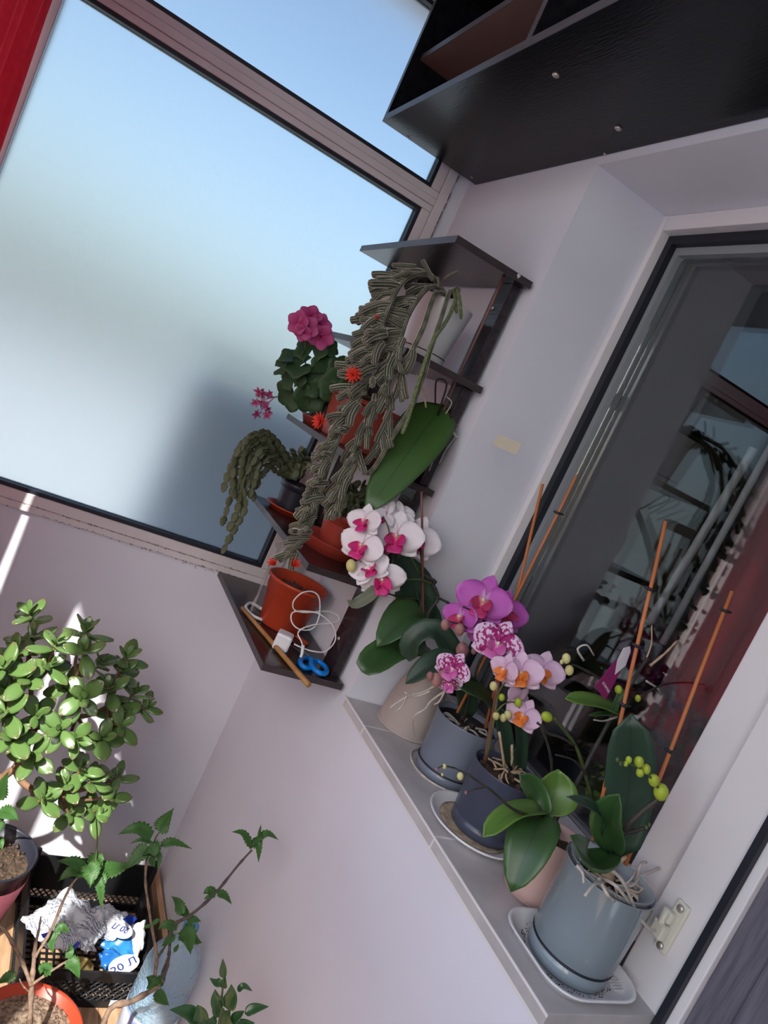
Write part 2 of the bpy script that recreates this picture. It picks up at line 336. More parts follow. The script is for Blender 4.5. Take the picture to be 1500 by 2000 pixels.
# wall bookcase
bc = thing('wall_bookcase', 'black wall-hung bookcase with open compartments above the window', 'bookcase', (1.1, -.15, 2.258))
X0, X1, YF, ZT = .047, 2.5, -.304, 2.632
bt = box('bottom_panel', (X0, YF, 2.258), (X1, -.002, 2.2755), M_['black_wood'], bc, bevel=.0008)
box('edge_band', (X0, YF - .0008, 2.258), (X1, YF, 2.2755), M_['edge_wood'], bt)
box('top_panel', (X0, YF, ZT - .017), (X1, -.002, ZT), M_['black_wood'], bc)
for x in (X0, .700, 1.35, 2.0, X1 - .017):
    p = box('side_panel' if x in (X0, X1 - .017) else 'divider', (x, YF, 2.2756), (x + .017, -.002, ZT - .0171), M_['black_wood'], bc)
    box('edge_band', (x, YF - .0008, 2.2756), (x + .017, YF, ZT - .0171), M_['edge_wood'], p)
for x0, x1, z in ((.0641, .6999, 2.425), (.7171, 1.3499, 2.47), (1.3671, 1.9999, 2.425)):
    s = box('inner_shelf', (x0, YF + .022, z), (x1, -.004, z + .016), M_['brown_board'], bc)
    box('edge_band', (x0, YF + .0212, z), (x1, YF + .022, z + .016), M_['edge_wood'], s)
for x, y in ((.71, -.23), (.705, -.066)):
    mobj('screw_cap', screw_me, M_['gasket'], bc, Matrix.Translation((x, y, 2.258)) @ Matrix.Rotation(math.pi, 4, 'X') @ Matrix.Scale(1.35, 4))
for x, y in ((.60, -.006), (.06, -.231), (.08, -.035)):
    mobj('screw', screw_me, M_['screw'], bc, Matrix.Translation((x, y, 2.258)) @ Matrix.Rotation(math.pi, 4, 'X') @ Matrix.Scale(.7, 4))
pp = B(); pp.box((.640, -.295, 2.2757), (.698, -.270, 2.2775)); pp.add([(.64, -.27, 2.2776), (.698, -.27, 2.2776), (.698, -.262, 2.305), (.655, -.262, 2.300), (.64, -.268, 2.2776), (.698, -.268, 2.2776), (.698, -.260, 2.305), (.655, -.260, 2.300)], [(0,1,2,3),(7,6,5,4),(0,4,5,1),(1,5,6,2),(2,6,7,3),(3,7,4,0)])
M_['paper'] = mat('white_paper', (.75, .70, .68), .8)
tag(pp.obj('folded_paper', M_['paper'], None, smooth=False), 'small folded white paper lying in the bookcase compartment', 'paper')
# red curtains on the front glazing
def curtain(name, x0, x1, y, z0, z1, mt, amp, wl, ph=0, slant=0, th=.0012):
    n = int((x1 - x0) / wl * 12); g = []
    for i in range(25):
        z = z0 + (z1 - z0) * i / 24; row = []
        for j in range(n + 1):
            t = j / n; x = x0 + (x1 - x0) * t + slant * (z1 - z) * t
            a = amp * (.75 + .25 * math.sin(z * 3 + j))
            row.append((x, y + a * math.sin(2 * math.pi * (x - x0) / wl + ph + .5 * math.sin(z * 2.3)) + .3 * a * math.sin(5.3 * x / wl * 2 + z * 1.7), z))
        g.append(row)
    return B().sheet(g, th).obj(name, mt)
tag(curtain('red_curtain', .03, .46, -1.06, .25, 2.56, M_['curtain'], .022, .12), 'red curtain hanging at the upper left beside the frosted window', 'curtain')
tag(curtain('red_curtain', .485, .80, -1.06, .25, 2.56, M_['curtain'], .018, .10, slant=-.055), 'red curtain panel with a slanting edge, mirrored in the house window', 'curtain')
tag(curtain('red_curtain', .81, .92, -1.06, .25, 2.56, M_['curtain'], .014, .07), 'narrow red curtain panel at the sunny gap, mirrored in the house window', 'curtain')
# sheer curtain inside the room; red and blue cloth added to imitate a reflection
def sheer():
    m = bpy.data.materials.new('sheer_fabric'); m.use_nodes = True; n = m.node_tree.nodes; l = m.node_tree.links; n.clear()
    o = n.new('ShaderNodeOutputMaterial'); mx = n.new('ShaderNodeMixShader'); t = n.new('ShaderNodeBsdfTransparent'); d = n.new('ShaderNodeBsdfDiffuse'); d.inputs[0].default_value = (.75, .74, .76, 1)
    mx.inputs[0].default_value = .25; l.new(t.outputs[0], mx.inputs[1]); l.new(d.outputs[0], mx.inputs[2]); l.new(mx.outputs[0], o.inputs[0]); return m
M_['sheer'] = sheer()
tag(curtain('sheer_curtain', .98, 1.42, .40, .3, 2.5, M_['sheer'], .012, .07, th=.0004), 'white sheer curtain hanging inside the house window', 'curtain')
M_['patt'] = mat('patterned_cloth', (.10, .12, .20), .9, (.42, .06, .09), 6, detail=2, contrast=(.42, .55))
tag(curtain('patterned_drape', 1.1, 1.75, .52, .05, 1.62, M_['patt'], .014, .11), 'red and blue patterned drape seen through the lower window glass', 'drape')
# white tubes added behind the glass to imitate bright sunlit reflections
for k, (a, c, r) in enumerate((((1432, 948), (1270, 1218), .0085), ((1490, 905), (1296, 1258), .007))):
    P = at(*a, y=.385); Q = at(*c, y=.385)
    tag(B().tube([Q, P + (P - Q) * .25], r, 14).obj('white_rod', M_['pvc'], None), ['thick white rod hanging inside the window, left of the pair', 'thinner white rod hanging inside the window beside the red drape'][k], 'rod', 'white rods inside the window')
# hinge keeper on the window post
hk = thing('window_hinge', 'cream plastic window hinge with two screws on the white frame', 'hinge', at(1315, 1810, y=.205))
M_['cream'] = mat('cream_plastic', (.66, .64, .54), .45)
hp = at(1315, 1810, y=.2055); hx, hz = hp.x, hp.z
hb = box('hinge_plate', (hx - .010, .199, hz - .040), (hx + .012, .2058, hz + .040), M_['cream'], hk, bevel=.002)
box('hinge_block', (hx - .018, .184, hz - .024), (hx + .004, .1989, hz + .000), M_['cream'], hk, bevel=.003)
box('hinge_block', (hx - .016, .186, hz + .003), (hx + .003, .1989, hz + .021), M_['cream'], hk, bevel=.003)
B().tube([(hx - .009, .190, hz - .022), (hx - .009, .190, hz + .020)], .006, 14).obj('hinge_pin', M_['cream'], hk)
for dz in (-.032, .031): mobj('screw', screw_me, M_['screw'], hk, Matrix.Translation((hx + .001, .199, hz + dz)) @ Matrix.Rotation(math.pi / 2, 4, 'X') @ Matrix.Scale(1.15, 4))
M_['tape'] = mat('paper_tape', (.58, .54, .42), .8)
tp = at(990, 868, y=-.0004)
tag(B().box((-.045, -.0006, -.012), (.045, 0, .012), Matrix.Translation(tp) @ Matrix.Rotation(math.radians(0), 4, 'Y')).obj('masking_tape', M_['tape'], None, smooth=False), 'short strip of beige masking tape stuck on the white wall', 'tape')
# blurred block outside the frosted window
q = at(400, 705, x=-.55)
ob = thing('outdoor_unit', 'grey boxy shape standing blurred behind the frosted glass', 'box', (-.36, q.y + .3, 0))
box('body', (-.75, q.y, -.2), (-.52, q.y + .9, q.z), M_['house'], ob, bevel=.01)
box('base', (-.75, q.y, -9), (-.52, q.y + .85, -.2), M_['house'], ob)
# ------------------------------------------------------------------ plant materials and helpers
M_['leaf'] = uvmat('orchid_leaf', [(0, (.022, .055, .018)), (.03, (.030, .075, .022)), (.5, (.038, .10, .026))], .38, 'mid', spec=.5)
M_['leaf_dark'] = uvmat('orchid_leaf_dark', [(0, (.012, .030, .018)), (.04, (.018, .042, .024)), (.5, (.026, .058, .034))], .42, 'mid')
M_['leaf_light'] = uvmat('orchid_leaf_light', [(0, (.06, .13, .02)), (.03, (.085, .18, .03)), (.5, (.11, .21, .035))], .38, 'mid', spec=.5)
M_['leaf_big'] = uvmat('big_orchid_leaf', [(0, (.020, .055, .012)), (.02, (.040, .100, .020)), (.42, (.046, .108, .022)), (.5, (.040, .09, .026))], .42, 'mid', spec=.45)
M_['leaf_grey'] = uvmat('withered_leaf', [(0, (.10, .12, .07)), (1, (.16, .17, .12))], .6)
M_['stem'] = mat('green_stem', (.055, .085, .025), .5, (.09, .12, .035), 40)
M_['stem_dark'] = mat('dark_stem', (.022, .020, .020), .55, (.045, .042, .030), 60)
M_['stake'] = mat('orange_brown_stake', (.42, .125, .035), .6, (.53, .18, .06), 30, stretch=(1, 1, .15))
M_['stake_red'] = mat('red_brown_stake', (.13, .045, .035), .35, (.20, .075, .06), 30, stretch=(1, 1, .15))
M_['clip'] = mat('black_clip', (.012, .012, .015), .5)
M_['root'] = mat('aerial_root', (.42, .38, .34), .7, (.58, .54, .48), 90, bump=.3, bscale=160)
M_['root_tan'] = mat('tan_root', (.42, .30, .19), .8, (.55, .42, .28), 80, bump=.3, bscale=160)
M_['bark'] = mat('bark_mix', (.030, .020, .015), .9, (.13, .085, .055), 90, bump=.8, bscale=120)
M_['soil'] = mat('potting_soil', (.030, .022, .018), .95, (.09, .065, .05), 160, bump=.8, bscale=200)
M_['bud_y'] = mat('yellow_bud', (.55, .50, .20), .5, (.62, .58, .27), 30)
M_['bud_g'] = mat('green_bud', (.32, .42, .03), .45, (.42, .50, .05), 30)
M_['bud_p'] = mat('mauve_bud', (.26, .11, .12), .5, (.38, .19, .17), 40)
M_['white_petal'] = uvmat('white_petal', [(0, (.80, .45, .58)), (.12, (.87, .78, .82)), (1, (.88, .84, .87))], .55, translucent=.22)
M_['white_lip'] = uvmat('magenta_lip', [(0, (.70, .35, .30)), (.3, (.55, .01, .13)), (1, (.60, .04, .22))], .5)
M_['purple_petal'] = uvmat('purple_petal', [(0, (.72, .50, .70)), (.2, (.55, .12, .50)), (.85, (.53, .10, .50)), (1, (.62, .24, .60))], .55, translucent=.2)
M_['purple_lip'] = uvmat('purple_lip', [(0, (.70, .40, .30)), (.35, (.40, .03, .10)), (1, (.50, .04, .16))], .5)
M_['spot_petal'] = uvmat('spotted_petal', [(0, (.74, .52, .74)), (1, (.80, .62, .82))], .55, spots=((.36, .004, .15), 7, .46, .52), translucent=.15)
M_['spot_lip'] = uvmat('spotted_lip', [(0, (.80, .60, .70)), (.3, (.52, .06, .28)), (1, (.62, .20, .48))], .5)
M_['pink_petal'] = uvmat('pale_pink_petal', [(0, (.72, .40, .62)), (.35, (.76, .52, .70)), (1, (.80, .60, .76))], .55, translucent=.2)
M_['pink_lip'] = uvmat('orange_lip', [(0, (.75, .30, .10)), (.4, (.72, .17, .02)), (1, (.72, .22, .06))], .5)
M_['column'] = mat('flower_column', (.80, .68, .60), .5)

def normal_of(P, tilt=(0, 0)):
    """direction from P to the viewer side of the balcony, turned by tilt (right, up)"""
    n = (CAM - P).normalized(); return (n + R0 * tilt[0] - R1 * tilt[1]).normalized()
def leaf_geo(pts, w, nrm, prof='oval', fold=.12, th=.0014, n=10, m=6, wave=0, tipw=0):
    """leaf along a midrib; w half width, nrm approximate upper-side direction"""
    C = crom(pts, max(3, n // max(1, len(pts) - 1))); k = len(C); g = []; uv = []
    for i in range(k):
        t = i / (k - 1); T = (C[min(i + 1, k - 1)] - C[max(i - 1, 0)]).normalized()
        S = T.cross(nrm).normalized(); N = S.cross(T).normalized()
        if prof == 'oval': r = math.sin(math.pi * min(1, max(0, t)) ** .85) ** .62
        elif prof == 'strap': r = min(1, (t / .18 + .35)) * (max(0, 1 - ((t - .55) / .45) ** 3.2) ** .6 if t > .55 else 1)
        elif prof == 'ovate': r = (math.sin(math.pi * t ** .62) ** .9)
        elif prof == 'obovate': r = math.sin(math.pi * t ** 1.5) ** .75
        elif prof == 'blunt': r = min(1, t / .25 + .4) * (1 if t < .86 else 1 - (t - .86) * 3.2)
        else: r = 1 - t
        r = max(r, .03)
        row = []
        for j in range(m + 1):
            s = j / m * 2 - 1
            row.append(C[i] + S * (s * w * r) + N * (abs(s) ** 1.5 * w * r * fold * 2 + wave * w * math.sin(t * 9 + s * 2) * abs(s)))
            uv.append((j / m, t))
        g.append(row)
    return B().sheet(g, th, uv)
def pleaf(parent, pts, wpx, mt='leaf', tilt=(0, .5), prof='oval', fold=.14, th=.0016, name='leaf', nrm=None, wave=0, label=None):
    """leaf whose midrib passes through (px, py, x-plane) points; wpx full width in photo pixels"""
    P = [at(a, b, x=c) for a, b, c in pts]; mid = P[len(P) // 2]
    o = leaf_geo(P, pxm(mid, wpx) / 2, nrm or normal_of(mid, tilt), prof, fold, th, wave=wave).obj(name, M_[mt], parent)
    if label: o['label'] = label
    return o
def stem(parent, pts, r0, r1=None, mt='stem', name='stem', n=5, sides=7, nodes=0):
    P = [at(*p[:2], x=p[2]) if isinstance(p, tuple) and p[1] > 50 else V(p) for p in pts]
    C = crom(P, n); k = len(C); r1 = r0 if r1 is None else r1
    rad = [r0 + (r1 - r0) * i / (k - 1) for i in range(k)]
    if nodes: rad = [r * (1.35 if i % nodes == 0 else 1) for i, r in enumerate(rad)]
    return B().tube(C, rad, sides).obj(name, M_[mt], parent)
def bud(parent, px, py, x, spx, mt, d=None, name='bud'):
    P = at(px, py, x=x); r = pxm(P, spx) / 2; d = d or V((0, -.4, .7))
    Q = d.normalized().to_track_quat('Z', 'Y').to_matrix()
    return B().ball(P, (r * .78, r * .78, r), 12, 8, Q).obj(name, M_[mt], parent)
# phalaenopsis flower, unit radius, faces +Z, top is +Y
def petal_grid(L, W, prof, ang, cup, n=8, m=6, z0=0.0):
    g = []; uv = []; ca, sa = math.cos(ang), math.sin(ang)
    for i in range(n + 1):
        t = i / n
        if prof == 'round': r = (math.sin(math.pi * min(1, t ** .75 * .97 + .015)) ** .55)
        elif prof == 'sepal': r = (math.sin(math.pi * min(1, t ** .9 * .95 + .04)) ** .75)
        else: r = .4 + .6 * math.sin(math.pi * t * .75)
        row = []
        for j in range(m + 1):
            s = j / m * 2 - 1; u = t * L; v = s * W * r
            zz = z0 + cup * (t * t) * L - .10 * (s * s) * W * r + .03 * math.sin(t * 6 + s * 4)
            row.append((u * ca - v * sa, u * sa + v * ca, zz)); uv.append((j / m, t))
        g.append(row)
    return g, uv
def flower_set(key):
    se = B()
    for a in (90, 215, 325):
        g, uv = petal_grid(.95, .36, 'sepal', math.radians(a), -.10, z0=-.03); se.sheet(g, .012, uv)
    out = {'sepals': se.mesh(True, key + '_sepals')}
    for nm, a in (('pr', 8), ('pl', 172)):
        g, uv = petal_grid(1.0, .56, 'round', math.radians(a), .10, z0=.03); out[nm] = B().sheet(g, .012, uv).mesh(True, key + nm)
    lp = B()
    g, uv = petal_grid(.58, .30, 'lip', math.radians(-90), .45, z0=.10); lp.sheet(g, .02, uv)
    for a in (-35, -145):
        g, uv = petal_grid(.40, .22, 'round', math.radians(a), 1.1, n=6, m=4, z0=.10); lp.sheet(g, .02, uv)
    out['lip'] = lp.mesh(True, key + '_lip')
    out['col'] = B().ball((0, .03, .14), (.07, .09, .14), 8, 6).mesh(True, key + '_col')
    return out
FS = {k: flower_set(k) for k in ('white', 'purple', 'spot', 'pink')}
def flower(parent, px, py, x, spx, key, tilt=(0, 0), roll=0, back=False):
    """phalaenopsis bloom centred on a pixel; spx its span in pixels"""
    P = at(px, py, x=x); r = pxm(P, spx) / 2; Z = normal_of(P, tilt)
    if back: Z = -Z
    up = V((0, 0, 1)); up = (up * .6 - R1 * .4); Y = (up - Z * up.dot(Z)).normalized(); X = Y.cross(Z)
    Mx = Matrix(((X.x, Y.x, Z.x, P.x), (X.y, Y.y, Z.y, P.y), (X.z, Y.z, Z.z, P.z), (0, 0, 0, 1))) @ Matrix.Rotation(math.radians(roll), 4, 'Z') @ Matrix.Scale(r, 4)
    S = FS[key]; f = mobj('flower', S['sepals'], M_[key + '_petal'], parent, Mx)
    mobj('petal', S['pr'], M_[key + '_petal'], f, Mx); mobj('petal', S['pl'], M_[key + '_petal'], f, Mx)
    mobj('lip', S['lip'], M_[key + '_lip'], f, Mx); mobj('column', S['col'], M_['column'], f, Mx)
    return f
def stake(parent, a, b, xa, xb, r=.0026, mt='stake', clips=()):
    A = at(*a, x=xa); Bq = at(*b, x=xb)
    s = B().tube([A.lerp(Bq, i / 6) + V((random.uniform(-.0006, .0006), random.uniform(-.0006, .0006), 0)) for i in range(7)], r, 8).obj('stake', M_[mt], parent)
    for t in clips:
        C = A.lerp(Bq, t); c = B().tube([C - V((0, 0, .0025)), C + V((0, 0, .0025))], r * 1.9, 10)
        c.tube([C + V((-.002, -.009, 0)), C + V((.002, .012, .001))], .0022, 6); c.obj('clip', M_['clip'], s)
    return s
def chips(parent, c, r, z, n, mt='bark', name='bark', s=(.004, .012)):
    b = B(); g = []
    for i in range(7):
        rr = r * i / 6; row = []
        for k in range(21):
            th = 2 * math.pi * k / 20; row.append((c[0] + rr * math.cos(th), c[1] + rr * math.sin(th), z + .006 * (1 - (i / 6) ** 2) + .004 * noise.noise(V((math.cos(th) * i, math.sin(th) * i, c[0] * 9)))))
        g.append(row)
    b.sheet(g)
    for k in range(n):
        th = random.uniform(0, 6.28); rr = r * .92 * math.sqrt(random.random()); a = random.uniform(*s)
        Mx = Matrix.Translation((c[0] + rr * math.cos(th), c[1] + rr * math.sin(th), z + random.uniform(.002, .009))) @ Matrix.Rotation(random.uniform(0, 6), 4, V((random.random(), random.random(), random.random())).normalized())
        b.box((-a, -a * .5, -a * .3), (a, a * .5, a * .3), Mx)
    o = b.obj(name, M_[mt], parent, smooth=False); o['kind'] = 'stuff'; return o
def roots(parent, c, r, z, n, mt='root_tan', rad=.0018):
    for k in range(n):
        th = random.uniform(0, 6.28); rr = r * random.uniform(.1, .5); p = V((c[0] + rr * math.cos(th), c[1] + rr * math.sin(th), z + random.uniform(.004, .012))); pts = [p]
        d = V((math.cos(th + random.uniform(-1.2, 1.2)), math.sin(th + random.uniform(-1.2, 1.2)), random.uniform(.0, .5)))
        for q in range(4):
            p = p + d * r * .22; d = (d + V((random.uniform(-.7, .7), random.uniform(-.7, .7), random.uniform(-.6, .15)))).normalized()
            rad_xy = math.hypot(p.x - c[0], p.y - c[1])
            if rad_xy > r * .85: p = V((c[0] + (p.x - c[0]) * r * .85 / rad_xy, c[1] + (p.y - c[1]) * r * .85 / rad_xy, p.z))
            p.z = max(p.z, z + .004); pts.append(p.copy())
        B().tube(crom(pts, 3), [rad, rad * .6], 6).obj('root', M_[mt], parent)
def potprof(r0, r1, h, t=.003, lip=0.0, bulge=0.0, foot=.0):
    """outer wall up, inner wall down to soil depth"""
    o = []
    n = 8
    for i in range(n + 1):
        q = i / n; o.append((r0 + (r1 - r0) * q + bulge * math.sin(math.pi * q), h * q))
    if lip: o[-1:] = [(r1, h * .80), (r1 + lip, h * .80), (r1 + lip * 1.3, h * .97), (r1 + lip * 1.3, h)]
    top = o[-1][0]
    o += [(top - t * .4, h + t * .3), (r1 - t, h), (r1 - t, h * .80), (r1 - t * 1.2, h * .72), (0, h * .715)]
    return [(0, 0)] + o
def pot(parent, c, prof, mt, name='pot', seg=36): return B().lathe(prof, c, seg).obj(name, M_[mt], parent)
M_['p_beige'] = mat('beige_pot_plastic', (.50, .415, .375), .45, (.44, .385, .35), 8, spec=.5, translucent=.15)
M_['p_grey'] = mat('grey_blue_pot', (.165, .19, .24), .22, spec=.5)
M_['p_slate'] = mat('slate_pot', (.055, .065, .10), .24, spec=.5)
M_['p_pink'] = mat('pink_ceramic', (.60, .40, .355), .4, spec=.5)
M_['p_light'] = mat('light_grey_pot', (.21, .26, .295), .16, spec=.55, coat=.3)
M_['w_plastic'] = mat('white_plastic', (.72, .72, .73), .35)
M_['dirt'] = mat('dirt_residue', (.30, .23, .15), .9, (.50, .42, .30), 70)

def sillpot(px, z0, h):                              # centre of an upright pot from the pixel of its middle
    p = at(px[0], px[1], z=z0 + h / 2); return V((p.x, p.y, z0))
# ------------------------------------------------------------------ orchid with white flowers in a beige pot
cA = V((.668, .118, .990)); oA = thing('potted_orchid', 'white orchid with magenta lips in a tapering beige pot by the shelf rack', 'orchid', cA, 'orchids on the window sill')
pot(oA, cA, [(0, 0), (.066, 0), (.070, .002), (.070, .006), (.064, .007), (.064, .010), (.0655, .02), (.063, .05), (.055, .09), (.045, .125), (.0385, .142), (.036, .143), (.036, .128), (0, .126)], 'p_beige')
chips(oA, (cA.x, cA.y), .034, 1.116, 14)
xA = .66
pleaf(oA, [(838, 1212, .68), (800, 1205, .70), (736, 1264, .73)], 88, 'leaf', (-.2, .8), 'oval', .18)
pleaf(oA, [(832, 1262, .68), (772, 1270, .72), (706, 1312, .76)], 64, 'leaf', (-.1, .4), 'blunt', .22, label='olive orchid leaf with a cut blunt end')
pleaf(oA, [(818, 1225, .66), (808, 1150, .64), (770, 1078, .62)], 84, 'leaf_dark', (.2, .1), 'oval', .10)
pleaf(oA, [(852, 1248, .67), (842, 1200, .66), (812, 1155, .66)], 34, 'leaf_dark', (.5, .2), 'oval', .2)
pleaf(oA, [(768, 1100, .70), (732, 1155, .71), (694, 1180, .71), (678, 1172, .71)], 26, 'leaf_grey', (0, .3), 'oval', .2, label='narrow withered grey leaf')
stem(oA, [(828, 1262, .67), (822, 1200, .67), (826, 1130, .66), (822, 1070, .66)], .0038, .0028, 'stem_dark', nodes=5)
stem(oA, [(820, 1120, .665), (790, 1075, .67), (742, 1082, .68), (704, 1098, .68)], .0022, .0014, 'stem')
stem(oA, [(768, 1078, .67), (758, 1030, .66), (748, 1008, .65)], .0017, .0012, 'stem')
stem(oA, [(824, 1122, .665), (850, 1136, .67), (846, 1142, .67), (856, 1168, .68), (838, 1196, .68), (828, 1240, .68)], .0034, .0030, 'stem_dark', nodes=4)
stem(oA, [(852, 1166, .68), (880, 1180, .69), (918, 1203, .70)], .0028, .0016, 'stem_dark', nodes=4)
stem(oA, [(846, 1140, .67), (815, 1132, .68), (786, 1135, .69), (772, 1145, .69)], .0022, .0012, 'stem', nodes=4)
stem(oA, [(824, 1170, .66), (795, 1168, .66), (760, 1160, .66), (742, 1150, .66)], .0024, .0014, 'stem_dark', nodes=4)
stake(oA, (823, 960), (828, 1262), .66, .675, .0026, 'stake_red')
for a in [(712, 1018, .66, 78, (-.55, .25), 10), (707, 1066, .68, 96, (-.35, .15), -8), (742, 1066, .65, 66, (.7, 0), 20), (775, 1048, .66, 112, (-.1, .05), 6), (812, 1052, .64, 104, (.15, .05), -12), (722, 1110, .70, 84, (-.25, .5), 40), (745, 1130, .71, 98, (.15, -.35), 15)]:
    flower(oA, a[0], a[1], a[2], a[3], 'white', a[4], a[5])
flower(oA, 755, 1002, .64, 62, 'white', (.6, .3), 30, True); flower(oA, 783, 1006, .63, 62, 'white', (.3, .5), -20, True)
bud(oA, 686, 1105, .69, 27, 'bud_y')
# ------------------------------------------------------------------ spotted and purple orchid in a grey-blue pot
cB = V((.836, .130, .990)); oB = thing('potted_orchid', 'purple and spotted orchid with two tall crossed stakes in a glossy grey-blue pot', 'orchid', cB, 'orchids on the window sill')
pot(oB, cB, [(0, 0), (.058, 0), (.061, .003), (.063, .018), (.0605, .019), (.0590, .021), (.062, .026), (.064, .06), (.067, .122), (.0672, .124), (.0655, .124), (.064, .11), (.064, .092), (0, .090)], 'p_grey')
B().lathe([(.0635, .0192), (.0642, .0215), (.0625, .0222), (.0615, .0205)], cB, 36, closed=True).obj('base_gap', M_['gasket'], oB)
B().lathe([(.0585, .075), (.060, .114), (.0615, .114), (.060, .075)], cB, 36, closed=True).obj('inner_pot', M_['clip'], oB)
chips(oB, (cB.x, cB.y), .058, 1.085, 40); roots(oB, (cB.x, cB.y), .058, 1.092, 12, 'root', .0024)
stem(oB, [(905, 1405, .85), (925, 1330, .86), (938, 1290, .86), (965, 1245, .86), (930, 1200, .86), (905, 1185, .86)], .0030, .0016, 'stem_dark', nodes=5)
stem(oB, [(955, 1265, .86), (930, 1240, .87), (905, 1222, .87), (878, 1214, .87)], .0024, .0014, 'stem_dark')
stem(oB, [(930, 1330, .88), (905, 1318, .90), (880, 1315, .90), (845, 1322, .90)], .0022, .0014, 'stem_dark')
pleaf(oB, [(968, 1394, .87), (930, 1352, .90), (887, 1337, .92)], 62, 'leaf', (-.1, .7), 'strap', .12)
pleaf(oB, [(895, 1292, .82), (850, 1232, .80), (806, 1250, .79), (800, 1292, .79)], 46, 'leaf_dark', (-.1, .6), 'strap', .2)
pleaf(oB, [(895, 1278, .83), (845, 1300, .84), (792, 1336, .84)], 52, 'leaf_dark', (-.2, .7), 'oval', .22)
pleaf(oB, [(915, 1400, .83), (905, 1340, .82), (880, 1262, .80)], 40, 'leaf_dark', (.2, .3), 'strap', .2)
stake(oB, (1060, 945), (948, 1422), .79, .86, .0030, 'stake'); stake(oB, (1127, 928), (893, 1392), .80, .85, .0027, 'stake', clips=(.16,))
flower(oB, 944, 1174, .86, 116, 'purple', (-.05, .1), -4); flower(oB, 987, 1196, .84, 100, 'purple', (.55, .1), -10); flower(oB, 900, 1205, .85, 84, 'purple', (-.75, .1), 8)
flower(oB, 922, 1226, .86, 66, 'purple', (-.3, -.5), 30, True); flower(oB, 1003, 1286, .87, 66, 'purple', (.5, -.2), 0, True)
flower(oB, 972, 1258, .935, 108, 'spot', (.05, 0), -14); flower(oB, 884, 1306, .91, 76, 'spot', (-.1, -.25), -20); flower(oB, 878, 1335, .91, 54, 'spot', (-.2, -.6), 20)
for a in [(870, 1220, .86, 24), (897, 1229, .87, 27), (903, 1270, .87, 33), (900, 1285, .87, 22), (840, 1320, .90, 18), (852, 1328, .90, 30), (866, 1318, .90, 26), (925, 1272, .87, 14)]: bud(oB, a[0], a[1], a[2], a[3], 'bud_p')
# aerial roots reaching over the beige pot and the white cord round its foot
for pts in [[(866, 1330, .90), (826, 1352, .86), (800, 1358, .85), (776, 1372, .85), (762, 1382, .85)], [(880, 1342, .90), (843, 1368, .88), (830, 1385, .88), (808, 1400, .88), (806, 1430, .86), (812, 1440, .86)], [(840, 1350, .88), (812, 1360, .86), (790, 1352, .86)], [(872, 1344, .9), (858, 1370, .89), (848, 1376, .89)], [(794, 1358, .85), (786, 1378, .85), (772, 1390, .85)]]:
    stem(oB, pts, .0021, .0013, 'root', 'aerial_root', 4, 6)
ring = [V((cB.x + .076 * math.cos(t) + .004 * math.sin(3 * t), cB.y + .070 * math.sin(t), .9925)) for t in [math.radians(a) for a in range(150, 375, 15)]]
tag(B().tube(crom(ring, 3), .0022, 7).obj('pale_twine', M_['root'], None), 'thin pale twine lying curled round the foot of the grey-blue pot', 'twine')
# ------------------------------------------------------------------ small pink orchid in a slate pot on a white oval dish
cC = V((1.016, .110, .9975)); oC = thing('potted_orchid', 'small pink orchid with orange lips in a dark slate pot on a white dish', 'orchid', cC, 'orchids on the window sill')
dish = thing('oval_dish', 'white oval dish with brown residue under the dark slate pot', 'dish', (cC.x, cC.y - .012, .990))
B().lathe([(0, 0), (.062, 0), (.078, .008), (.082, .014), (.0835, .013), (.079, .006), (.076, .0045)][:1] + [(.066, .0), (.083, .010), (.086, .0125), (.0845, .0150), (.081, .0135), (.066, .0050), (0, .0045)], (cC.x - .004, cC.y - .012, .9902), 40, 1.08, 1.0).obj('dish_body', M_['w_plastic'], dish)
B().lathe([(0, .0052), (.060, .0052), (.066, .0062), (.060, .0066), (0, .0066)], (cC.x - .004, cC.y - .012, .9902), 40, 1.05, .97).obj('residue', M_['dirt'], dish)
pot(oC, cC, [(0, 0), (.054, 0), (.0575, .003), (.0585, .020), (.0565, .021), (.0565, .0225), (.0592, .026), (.061, .07), (.0635, .118), (.0637, .120), (.062, .120), (.0605, .105), (.0605, .092), (0, .09)], 'p_slate')
chips(oC, (cC.x, cC.y), .056, 1.097, 30); roots(oC, (cC.x, cC.y), .056, 1.106, 22, 'root_tan', .0022)
for a, b in [((985, 1500), (975, 1430)), ((1000, 1495), (1000, 1455))]: stake(oC, b, a, 1.03, 1.03, .0024, 'root_tan')
stake(oC, (974, 1330), (948, 1485), .99, 1.01, .0036, 'stake_red')
stem(oC, [(952, 1475, 1.02), (966, 1400, 1.01), (975, 1350, 1.0), (1000, 1325, 1.0), (1040, 1318, 1.0)], .0024, .0012, 'stem')
stem(oC, [(968, 1392, 1.01), (985, 1375, 1.01), (1005, 1372, 1.01), (1020, 1390, 1.01)], .0018, .0011, 'stem')
pleaf(oC, [(995, 1500, 1.0), (985, 1430, .99), (975, 1380, .98)], 30, 'leaf_dark', (.1, .2), 'strap', .2); pleaf(oC, [(1015, 1510, 1.0), (1018, 1440, .99), (1010, 1395, .98)], 26, 'leaf_dark', (.3, .2), 'strap', .2)
flower(oC, 1018, 1315, 1.01, 92, 'pink', (-.1, .05), 14); flower(oC, 1060, 1310, .98, 88, 'pink', (.2, .1), -6); flower(oC, 986, 1308, 1.0, 72, 'pink', (-.95, 0), 0); flower(oC, 1022, 1398, 1.02, 76, 'pink', (-.15, .1), -10); flower(oC, 1012, 1366, .99, 60, 'pink', (.6, -.4), 30, True)
